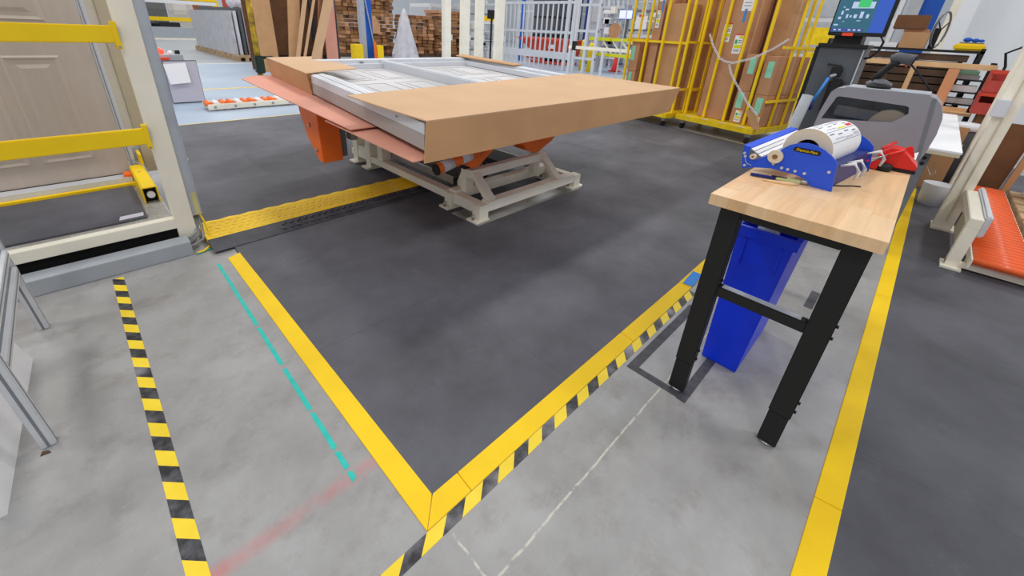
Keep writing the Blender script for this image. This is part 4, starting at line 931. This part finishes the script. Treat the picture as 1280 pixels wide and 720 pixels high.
for i, (z_, m_) in enumerate(((.877, 'white_dirty'), (1.017, 'white_paper'), (1.157, 'light_grey'), (1.21, 'mint'), (1.26, 'paper_grey'))):
    S('folder_pile', ('pile of white sheets on the lowest visible shelf', 'pile of white papers on the middle shelf', 'grey folder pile on the top shelf', 'mint green folders lying on the grey folders', 'lilac folders topping the pile on the top shelf')[i], 'papers', B(7.725, 7.915, -.40+.02*i, -.16, z_, z_+(.06, .07, .05, .045, .04)[i]), m_)
def tote(x, y, z_, label):
    t = T('red_tote', label, 'tote', (x, y, z_))
    B(x-.2, x+.2, y-.13, y+.13, z_, z_+.02).build('floor_panel', 'dark_red', t)
    B(x-.2, x+.2, y-.13, y-.115, z_+.02, z_+.22).build('side_panel', 'dark_red', t); B(x-.2, x+.2, y+.115, y+.13, z_+.02, z_+.22).build('side_panel', 'dark_red', t)
    B(x+.185, x+.2, y-.115, y+.115, z_+.02, z_+.22).build('end_panel', 'dark_red', t); B(x-.2, x-.185, y-.115, y+.115, z_+.02, z_+.12).build('front_lip', 'dark_red', t)
    B(x-.22, x-.2, y-.14, y+.14, z_+.19, z_+.225).build('rim', 'red_bin', t)
S('tote_bench', 'brown cardboard base block under the red totes', 'box', B(7.08, 7.46, -.70, -.46, .0145, .84), 'cardboard_dark')
tote(7.24, -.52, .842, 'lower dark red plastic tote behind the cream post'); tote(7.26, -.53, 1.07, 'upper dark red plastic tote stacked behind the cream post')
S('cardboard_offcut', 'dark brown cardboard panel leaning beside the cream post above the rollers', 'cardboard', MB().hexa([(6.9, -.86, .0145), (6.94, -.86, .0145), (6.94, -.57, .0145), (6.9, -.57, .0145), (6.9, -.9, .80), (6.94, -.9, .80), (6.94, -.6, .80), (6.9, -.6, .80)]), 'cardboard_dark')
S('cardboard_offcut', 'light brown cardboard edge strip standing at the far end of the rollers', 'cardboard', MB().hexa([(6.82, -.92, .0145), (6.87, -.92, .0145), (6.87, -.87, .0145), (6.82, -.87, .0145), (6.82, -.96, .80), (6.87, -.96, .80), (6.87, -.91, .80), (6.82, -.91, .80)]), 'cardboard2')
S('brown_sheet', 'brown cardboard sheet standing behind the side table', 'cardboard', B(6.72, 6.75, -.43, -.24, .0145, .72), 'cardboard2')
t = T('timber_pallet', 'pale timber pallet on the mat beside the orange rollers', 'pallet', (5.6, -1.4, .0145))
for k in range(8): B(4.5+k*.3, 4.72+k*.3, -1.9, -.93, .12, .145).build('slat', 'pallet', t, bevel=.003)
for y in (-1.88, -1.42, -.97): B(4.5, 6.85, y-.03, y+.03, .015, .12).build('bearer', 'pallet', t)
S('white_tray', 'white plastic tray on the timber pallet', 'tray', MB().box(6.3, 6.8, -1.8, -1.02, .146, .42).box(6.28, 6.82, -1.82, -1.0, .42, .45), 'white_dirty')
t = T('arm_lamp', 'black jointed arm lamp behind the red totes', 'lamp', (7.9, -.5, 0))
MB().path([(7.9, -.52, .02), (7.9, -.52, 1.32), (7.9, -.47, 1.46), (7.9, -.58, 1.54), (7.9, -.9, 1.62)], .014, 6).build('arm', 'black', t); MB().lathe([(.09, 0), (.09, .02), (.02, .04)], (7.9, -.52, 0), 14).build('base', 'black', t)

# ================================================================== BACKGROUND CENTRE AND LEFT
# --- leaning cardboard sheets
def lean(x0, x1, y, dx, h, label, mat, th=.05, dy=.35):
    S('cardboard_sheet', label, 'cardboard', MB().hexa([(x0, y, 0), (x1, y, 0), (x1, y+th, 0), (x0, y+th, 0), (x0+dx, y+dy, h), (x1+dx, y+dy, h), (x1+dx, y+dy+th, h), (x0+dx, y+dy+th, h)]), mat)
lean(4.14, 4.62, 13.8, .1, 2.6, 'tall tan cardboard sheet leaning beside the yellow and black pole', 'cardboard2')
lean(4.8, 5.14, 13.6, .45, 2.6, 'pale tan cardboard sheet leaning next to the dark metal upright', 'cardboard2')
lean(4.86, 4.98, 13.4, .85, 2.6, 'narrow tan cardboard strip leaning, the one after the pale sheet', 'cardboard')
lean(5.03, 5.1, 13.3, .95, 2.6, 'thinnest tan cardboard strip leaning between two wider strips', 'cardboard')
lean(5.16, 5.44, 13.1, 1.1, 2.6, 'wide tan cardboard strip leaning at the steepest slant', 'cardboard')
lean(5.55, 5.68, 13.7, .85, 2.6, 'shadowed brown cardboard strip leaning behind the wide slanted strip', 'cardboard_dark')  # shade on this strip is put into its darker cardboard colour
lean(5.76, 5.9, 13.8, .5, 2.6, 'brown cardboard strip leaning before the dark gap', 'cardboard3')
lean(6.14, 6.52, 13.9, .2, 2.6, 'salmon brown cardboard sheet standing almost upright', 'pink')
t = T('sheet_rack', 'dark steel rack frame holding the leaning cardboard sheets', 'rack', (5.5, 14.6, 0))
for x in (4.66, 6.0, 6.72): B(x-.06, x+.06, 14.3, 14.42, 0, 3).build('upright', 'black_rubber', t)
B(4.5, 6.8, 14.5, 14.6, .3, .4).build('rail', 'black', t); B(4.5, 6.8, 14.5, 14.6, 2.4, 2.5).build('rail', 'black', t)
B(4.1, 6.9, 14.62, 14.66, 0, 2.6).build('back_sheet', 'cardboard_dark', t)
# --- striped pole
t = T('pole', 'worn yellow and black pole with a dark green bracket', 'pole', (3.64, 12.4, 0))
MB().tube((3.62, 12.4, 0), (3.66, 12.4, 3), .07, 12).build('shaft', 'pole_worn', t)
B(3.54, 3.74, 12.3, 12.5, .12, .55).build('bracket', 'dark_green', t, bevel=.02); MB().path([(3.74, 12.4, .5), (3.95, 12.35, .52), (4.0, 12.35, .3), (3.9, 12.35, .2)], .04, 6).build('clamp', 'dark_green', t); MB().path([(3.95, 12.38, .5), (4.15, 12.38, .42)], .05, 6).build('clamp_arm', 'black', t)
# --- stacked cardboard slabs on pallets
def slab_pile(x0, x1, y0, y1, z0, z1, rows, cols, label, seed, jitter=.02):
    r = random.Random(seed); t = T('cardboard_pile', label, 'cardboard pile', ((x0+x1)/2, (y0+y1)/2, 0))
    B(x0-.05, x1+.05, y0, y1, 0, z0).build('pallet', 'old_wood', t)
    h = (z1-z0)/rows; cw_ = (x1-x0)/cols
    for i in range(rows):
        for k in range(cols):
            a = x0+k*cw_+r.uniform(0, jitter); b_ = x0+(k+1)*cw_-r.uniform(0, jitter)
            B(a, b_, y0+r.uniform(-.12, .08), y1, z0+i*h, z0+(i+1)*h-.02).build('bundle', r.choice(['cardboard_edge', 'cardboard3', 'cardboard_edge', 'cardboard_edge', 'cardboard_dark']), t)
slab_pile(9.1, 11.85, 19.0, 20, .16, 2.7, 16, 12, 'tallest pile of brown cardboard bundles behind the blue post', 1)
slab_pile(12.15, 13.85, 18.5, 19.4, .16, 1.9, 11, 5, 'lower pile of brown cardboard bundles next to the plastic wrapped cone', 2, .06)
slab_pile(13.95, 16.0, 18.3, 19.4, .16, 2.2, 14, 3, 'uneven pile of brown cardboard bundles behind the cream columns', 3, .12)
S('draped_cardboard', 'bent tan cardboard sheet draped on the tallest cardboard pile', 'cardboard', MB().sheet([(9.9, 18.82, 1.05), (11.0, 18.82, 1.0), (11.0, 18.84, 1.4), (10.8, 18.86, 1.75), (9.9, 18.86, 1.8)], .02, (0, -1, 0)), 'cardboard2')
# --- wrapped cone
mb = MB(); r = random.Random(8); n = 18; prof_ = [(.62, 0), (.56, .25), (.45, .7), (.34, 1.15), (.22, 1.6), (.1, 1.95), (.02, 2.1)]
vs_ = [(11.15+(rr*(1+r.uniform(-.12, .12)))*math.cos(2*math.pi*k/n), 17+(rr*(1+r.uniform(-.12, .12)))*math.sin(2*math.pi*k/n), zz) for rr, zz in prof_ for k in range(n)]
mb.add(vs_, [(i*n+k, i*n+(k+1) % n, (i+1)*n+(k+1) % n, (i+1)*n+k) for i in range(len(prof_)-1) for k in range(n)])
S('wrapped_bundle', 'cone shaped bundle wrapped in crinkled clear plastic film', 'bundle', mb, 'wrap_grey')
# --- blue post, bollards
t = T('beam_post', 'bright blue steel post with grey side channels before the cardboard piles', 'post', (8.5, 15.5, 0))
B(8.42, 8.72, 15.45, 15.65, 0, 3).build('post', 'blue_post', t); B(8.22, 8.42, 15.42, 15.6, 0, 3).build('channel', 'grey_metal', t); MB().bar((8.4, 15.4, 2.5), (8.8, 15.4, .1), .06, .03).build('diagonal', 'grey_metal', t)
S('bollard', 'yellow square bollard, the wider one, beside the blue post', 'bollard', B(7.62, 7.98, 14.9, 15.2, 0, .73), 'yellow', bevel=.02)
S('bollard', 'yellow square bollard, the slimmer one with an orange strip beside it', 'bollard', B(8.56, 8.82, 14.9, 15.2, 0, .70), 'yellow', bevel=.02)
S('orange_strip', 'thin orange marker post between the blue post and the slim bollard', 'marker', B(8.46, 8.54, 14.95, 15.0, 0, .82), 'orange')
# --- cream columns
for i, (x0_, x1_, lb) in enumerate(((10.18, 10.47, 'cream steel column standing closest to the plastic cone'), (11.03, 11.38, 'cream steel column, the second from the plastic cone'), (11.78, 12.11, 'cream steel column, the third from the plastic cone'), (12.84, 13.25, 'cream steel column standing next to the white mesh fence'))):
    t = T('steel_column', lb, 'column', ((x0_+x1_)/2, 13, 0))
    B(x0_, x1_, 12.9, 13.1, .02, 3.2).build('column', 'cream', t, bevel=.01); B(x0_-.08, x1_+.08, 12.8, 13.2, 0, .02).build('base_plate', 'cream', t); B(x1_, x1_+.1, 12.95, 13.05, 1.0, 1.2).build('bracket', 'alu_white', t)
# --- white fence
t = T('guard_fence', 'white bar guard fence with three horizontal rails', 'fence', (15, 12.6, 0))
for y in (10.75, 11.05, 14.75): B(14.95, 15.05, y-.07, y+.07, 0, 3).build('post', 'alu_white', t)
for z_, h_ in ((2.5, .1), (1.4, .1), (.42, .28)): B(14.97, 15.03, 10.7, 14.8, z_, z_+h_).build('rail', 'alu_white', t)
b0 = B(14.98, 15.02, 11.30, 11.36, .05, 2.5).build('bar', 'alu_white', t)
for k in range(1, 13): cp(b0, (0, k*.265, 0), t)
t = T('guard_gate', 'white open frame gate beside the bar fence', 'gate', (14.9, 10.1, 0))
for y in (9.55, 10.0, 10.5): B(14.85, 14.95, y-.05, y+.05, 0, 3).build('post', 'alu_white', t)
for z_ in (.5, .9, 1.5, 2.4): B(14.87, 14.93, 9.5, 10.55, z_, z_+.09).build('rail', 'alu_white', t)
# --- orange bins
def hopper(x, y, label):
    t = T('tipping_bin', label, 'bin', (x, y, 0))
    MB().hexa([(x-.5, y-1.3, .3), (x+.5, y-1.3, .3), (x+.5, y+.2, .3), (x-.5, y+.2, .3), (x-.7, y-1.4, 1.05), (x+.7, y-1.4, 1.05), (x+.7, y+1.45, 1.05), (x-.7, y+1.45, 1.05)]).build('hopper', 'red_bin', t)
    B(x-.75, x+.75, y-1.45, y+1.5, 1.05, 1.14).build('rim', 'red_bin', t); B(x-.5, x+.5, y-1.3, y+.9, .02, .12).build('base', 'red_bin', t)
    for yy in (-1.0, .0): B(x-.4, x+.4, y+yy-.06, y+yy+.06, .12, .3).build('skid', 'black', t)
    B(x-.66, x-.64, y-.7, y-.35, .72, .95).build('sticker', 'white', t)
hopper(17.7, 13.9, 'orange red tipping bin seen through the white fence'); hopper(20.4, 16.6, 'farther orange red tipping bin behind the other tipping bin')
S('bollard', 'yellow round bollard behind the white gate', 'bollard', MB().lathe([(.12, 0), (.12, 1.1), (.09, 1.2), (.02, 1.22)], (16.0, 10.8, 0), 12), 'yellow')
S('bollard', 'yellow round bollard standing behind the gate latch', 'bollard', MB().lathe([(.16, 0), (.16, 1.0), (.12, 1.1), (.02, 1.12)], (15.6, 10.1, 0), 12), 'yellow')
# --- black machine, cabinets far behind
def cabinet(name, label, x0, x1, y0, y1, h, mat, trim, cat='machine', shelves=3):
    t = T(name, label, cat, ((x0+x1)/2, (y0+y1)/2, 0))
    B(x0, x1, y0, y1, .05, h).build('body', mat, t, bevel=.02); B(x0-.02, x1+.02, y0-.02, y1, 0, .05).build('plinth', 'dark_grey', t)
    for k in range(shelves):
        z_ = .25+k*(h-.3)/shelves; B(x0-.03, x0, y0+.1, y1-.1, z_, z_+(h-.3)/shelves-.12).build('door', trim, t, bevel=.01); B(x0+.1, x1-.1, y0-.03, y0, z_, z_+(h-.3)/shelves-.12).build('door', trim, t, bevel=.01)
cabinet('machine', 'black open machine tower behind the orange bins', 22, 24.5, 17, 19, 3.4, 'black', 'dark_grey')
cabinet('machine', 'white machine cabinet with grey doors behind the cream columns', 15.5, 18, 21, 23, 2.6, 'white_dirty', 'light_grey')
cabinet('machine', 'wide white machine behind the uneven cardboard pile', 19, 23, 24, 26, 2.0, 'light_grey', 'white_dirty')
cabinet('machine', 'tall pale grey cabinet by the far wall behind the plastic cone', 13, 15.5, 27, 29, 3.6, 'light_grey', 'white_dirty')
cabinet('machine', 'grey blue cabinet behind the white gate', 20, 22, 12.2, 13.6, 2.9, 'grey_metal', 'light_grey')
cabinet('machine', 'long white machine far behind the yellow carts', 22, 26, 6, 9, 2.9, 'white_dirty', 'light_grey')
cabinet('machine', 'white cabinet far behind the wooden board rack', 16, 18, 1.2, 3.5, 3.2, 'white', 'light_grey')
cabinet('machine', 'pale grey cabinet between the far carts and the control panel', 14, 16, 3.8, 5.5, 3.0, 'light_grey', 'white_dirty')
cabinet('machine', 'low grey machine behind the dark cardboard sheet rack', 9, 12, 26, 28, 2.4, 'grey_paint', 'white_dirty')
cabinet('machine', 'tall white machine at the end of the hall behind the fence', 26, 30, 20, 24, 4.2, 'white', 'light_grey')
S('monitor_stand', 'black monitor on a thin white pole between the cream columns', 'monitor', MB().box(13.75, 14.35, 14.4, 14.46, 1.85, 2.2).box(14.0, 14.08, 14.46, 14.5, 0, 1.86), 'black')
S('blue_pole', 'thin blue post seen through the bars of the white fence', 'post', B(17.3, 17.45, 15.55, 15.7, 0, 3.4), 'blue_post')
S('blue_pole', 'dark blue post behind the white gate', 'post', B(17.4, 17.6, 11.7, 11.9, 0, 3.6), 'blue_dark')
t = T('yellow_shelf', 'white shelf with yellow parts behind the cream columns', 'shelf', (15.6, 16.2, 0))
for x in (14.8, 16.6): B(x-.04, x+.04, 16.3, 16.4, 0, 2.4).build('post', 'alu_white', t)
for z_ in (.9, 1.3, 1.75): B(14.8, 16.6, 16.1, 16.5, z_, z_+.05).build('shelf', 'alu_white', t)
for k in range(4): B(14.9+k*.42, 15.25+k*.42, 16.12, 16.4, 1.8, 2.0).build('part_box', 'yellow', t)
# --- work tables with yellow green edges behind the gate
def worktable(x0, x1, y0, y1, h, label, edge):
    t = T('work_table', label, 'table', ((x0+x1)/2, (y0+y1)/2, 0))
    B(x0, x1, y0, y1, h-.08, h).build('table_top', 'white_dirty', t); B(x0-.02, x0, y0, y1, h-.1, h+.02).build('front_edge', edge, t)
    for x in (x0+.1, x1-.1):
        for y in (y0+.1, y1-.1): B(x-.05, x+.05, y-.05, y+.05, 0, h-.08).build('leg', 'alu_white', t)
    B(x0, x1, y0+.05, y1-.05, h*.5, h*.5+.08).build('lower_shelf', 'white_dirty', t); B(x0-.02, x0, y0, y1, h*.5-.02, h*.5+.1).build('shelf_edge', edge, t)
    for k in range(4): MB().bar((x0+.05, y0+.2+k*(y1-y0-.4)/4, h*.5+.1), (x0+.05, y0+.2+(k+1)*(y1-y0-.4)/4, h-.1), .05, .05).build('brace', 'cream', t)
worktable(16, 16.8, 8.4, 10.6, 1.32, 'high white work table with lime green edges behind the white gate', 'lime')
worktable(19.5, 20.5, 9.6, 12.0, 1.5, 'white work table farther back behind the lime edged table', 'white_dirty')
S('round_part', 'round brown plywood disc standing on the lime edged table', 'disc', MB().tube((16.2, 9.6, 1.62), (16.25, 9.6, 1.62), .27, 20).box(16.1, 16.35, 9.4, 9.8, 1.322, 1.37), 'cardboard3')
t = T('office_screen', 'lit white and blue computer screen on the lime edged work table', 'monitor', (16.5, 9.3, 1.32))
B(16.5, 16.55, 8.95, 9.66, 2.04, 2.38).build('frame', 'blue_post', t); B(16.485, 16.5, 9.1, 9.65, 2.06, 2.36).build('display', 'screen_white', t); B(16.52, 16.58, 9.25, 9.4, 1.322, 2.04).build('stand', 'dark_grey', t)
t = T('hand_rail', 'low cream handrail crossing in front of the lime edged table', 'rail', (13, 8, 0))
B(12.97, 13.03, 6.7, 9.4, .95, 1.05).build('rail', 'cream', t)
for y in (6.75, 8.0, 9.35): B(12.97, 13.03, y-.04, y+.04, 0, .95).build('post', 'alu_white', t)
B(12.95, 13.05, 9.1, 9.25, .9, 1.2).build('latch', 'black', t)
rr = random.Random(31)
for i, lb in enumerate(('white tubular machine gantry behind the black tower', 'white tubular machine gantry behind the white gate', 'white tubular machine gantry behind the lime edged table', 'white tubular machine gantry behind the cream columns')):
    gx, gy, gl = ((25.2, 13.6, 2.9), (18.9, 10.9, 1.2), (21.6, 8.6, 3.0), (17.0, 17.2, 3.4))[i]
    t = T('machine_gantry', lb, 'machine', (gx, gy, 0))
    for k in range(5): B(gx-.05, gx+.05, gy+k*gl/5, gy+k*gl/5+.1, 0, 3.4).build('upright', 'alu_white' if k % 2 else 'light_grey', t)
    for k in range(7):
        z = .4+k*.43; B(gx-.12, gx-.05, gy-.1, gy+gl, z, z+.07+.05*(k % 2)).build('rail', rr.choice(['alu_white', 'white', 'light_grey', 'mid_grey']), t)
    for k in range(9):
        y = gy+rr.uniform(.1, gl-.5); z = .5+rr.randint(0, 5)*.43; B(gx-.35, gx-.12, y, y+rr.uniform(.12, .4), z+.12, z+.12+rr.uniform(.1, .28)).build('module', rr.choice(['dark_grey', 'white', 'light_grey', 'black', 'grey_metal', 'cream']), t)
S('traffic_cone', 'small red cone on the floor behind the white gate', 'cone', MB().lathe([(.28, 0), (.28, .04), (.16, .05), (.05, .7), (.03, .72)], (17.2, 9.9, 0), 14), 'red')
S('black_chair', 'black chair frame beside the lime edged table', 'chair', MB().box(17.2, 17.6, 7.2, 7.7, .45, .5).box(17.2, 17.24, 7.2, 7.24, 0, .45).box(17.56, 17.6, 7.2, 7.24, 0, .45).box(17.2, 17.24, 7.66, 7.7, 0, .85).box(17.56, 17.6, 7.66, 7.7, 0, .85).box(17.2, 17.6, 7.67, 7.7, .7, .85), 'black')
t = T('notice_stand', 'white notice board on a pale post behind the farther yellow cart', 'notice', (9.8, 5.15, 0))
B(9.8, 9.84, 5.03, 5.29, 1.6, 1.88).build('board', 'white_paper', t); B(9.84, 9.88, 5.12, 5.2, 0, 2.5).build('post', 'alu_white', t); B(9.79, 9.8, 5.1, 5.22, 1.86, 1.9).build('clip', 'red', t)
S('long_box', 'pale timber block lying on the floor beyond the cardboard wrap', 'timber', MB().bar((11.6, 7.5, .08), (12.3, 6.9, .08), .2, .15), 'lumber')
S('yellow_parts', 'yellow plastic crates on a shelf far behind the control panel', 'crates', MB().box(12, 12.4, 1.86, 2.3, 1.45, 1.8).box(12, 12.4, 1.75, 2.25, 0, 1.3), 'yellow_old')
S('white_roll', 'beige foam roll standing far behind the farther yellow cart', 'roll', MB().tube((24, 12, 0), (24, 12, 3), .22, 14), 'cream_dark')

# --- far left: papers board, control box, low conveyor, wrapped pallet, barrier rack
t = T('paper_board', 'white sheet board with papers taped over a grey control box', 'board', (1.4, 9.2, 0))
B(1.19, 1.66, 9.15, 9.17, .02, .70).build('board', 'paper_grey', t); B(1.19, 1.67, 9.17, 9.2, 0, .715).build('frame', 'dark_grey', t)
B(1.12, 1.52, 9.3, 9.6, 0, .80).build('control_box', 'light_grey', t, bevel=.01)
MB().sheet([(1.18, 9.145, .66), (1.50, 9.145, .68), (1.5, 9.06, .36), (1.2, 9.06, .34)], .004, (0, -1, 0)).build('paper', 'white_paper', t)
B(1.14, 1.3, 9.2, 9.28, .72, .76).build('orange_tag', 'red_tape', t); MB().sphere((1.22, 9.42, .84), .06, 12, 7).build('beacon', 'glow_red', t); MB().sphere((1.36, 9.42, .82), .04, 10, 6).build('button', 'white', t)
B(1.43, 1.5, 9.4, 9.46, .80, .86).build('switch', 'black', t)
t = T('low_conveyor', 'low cream roller conveyor with orange and white rollers on the painted aisle', 'conveyor', (2.2, 8.35, 0))
B(1.5, 2.95, 8.14, 8.18, .02, .11).build('side_rail', 'cream', t, bevel=.01); B(1.5, 2.95, 8.52, 8.56, .02, .11).build('side_rail', 'cream', t, bevel=.01)
for k in range(13): MB().tube((1.55+k*.112, 8.18, .09), (1.55+k*.112, 8.52, .09), .045, 10).build('roller', 'white' if k % 3 == 1 else 'orange', t)
for k in range(5): MB().tube((1.6+k*.3, 8.14, .065), (1.6+k*.3, 8.13, .065), .02, 8).build('bolt', 'steel', t)
t = T('wrapped_pallet', 'plastic wrapped stack of white window frames on a wooden pallet', 'pallet load', (4.75, 20, 0))
for k in range(3): B(4.4+k*.27, 4.52+k*.27, 17.35, 23.6, 0, .12).build('bearer', 'pallet', t)
for k in range(9): B(4.38, 5.08, 17.35+k*.7, 17.85+k*.7, .12, .2).build('deck_slat', 'pallet', t)
for k in range(4): B(4.43+k*.15, 4.53+k*.15, 17.5, 23.3, .2, 1.62+(.12 if k > 1 else 0)).build('window_frame', ('wrap_grey', 'alu_white', 'dark_grey', 'wrap_grey')[k], t, bevel=.01)
MB().sphere((4.85, 18, 1.9), .3, 10, 6, .8).build('film', 'wrap', t)
S('pallet_post', 'brown wooden block beside the wrapped window frames', 'timber', B(5.2, 5.5, 17.5, 17.9, 0, .9), 'cardboard3')
t = T('barrier_rack', 'yellow barrier rack with leaning doors at the end of the aisle', 'rack', (6, 35, 0))
for x in (3.4, 8.2): B(x-.15, x+.15, 34.8, 35.2, 0, 2.3).build('post', 'yellow', t)
for z_, m_ in ((1.0, 'yellow'), (2.0, 'white'), (2.2, 'yellow')): B(3, 8.2, 34.7, 35, z_, z_+.22).build('rail', m_, t)
for i, (x, m_, lb) in enumerate(((2.9, 'light_grey', 'pale door leaning behind the yellow barrier'), (4.3, 'mid_grey', 'grey glazed door leaning behind the yellow barrier'), (5.7, 'white_dirty', 'white door leaning behind the yellow barrier'), (7.1, 'brown_door', 'brown wooden door with a glass pane behind the yellow barrier'))):
    t = T('leaning_door', lb, 'door', (x+.5, 36, 0)); B(x, x+1.3, 36, 36.1, 0, 2.9).build('slab', m_, t)
    B(x+.3, x+1.0, 35.97, 36, 1.4, 2.6).build('pane', 'mid_grey' if i in (1, 3) else 'white', t); B(x+.25, x+1.05, 35.98, 36, .3, 1.1).build('panel', m_, t)
t = T('floor_conveyor', 'low cream conveyor section in front of the yellow barrier', 'conveyor', (5.5, 33, 0))
B(3.2, 6.6, 32.5, 33.2, .1, .7).build('body', 'grey_paint', t); B(6.6, 8.4, 32.4, 33.3, .05, .55).build('drive', 'cream', t, bevel=.1); B(3.1, 6.7, 32.45, 33.25, 0, .1).build('base', 'cream', t)
S('dark_bag', 'dark blue bag lying on the low cream conveyor', 'bag', MB().sphere((4.3, 33, .86), .4, 10, 6, .4).box(4.4, 5.6, 32.8, 33.2, .701, .95), 'black')
S('wall_sign', 'dark red door panel far behind the wrapped pallet', 'panel', B(9.4, 10.6, 38, 38.1, 0, 3), 'dark_red')

for o in list(bpy.data.objects):
    if '_o' in o.keys(): del o['_o']
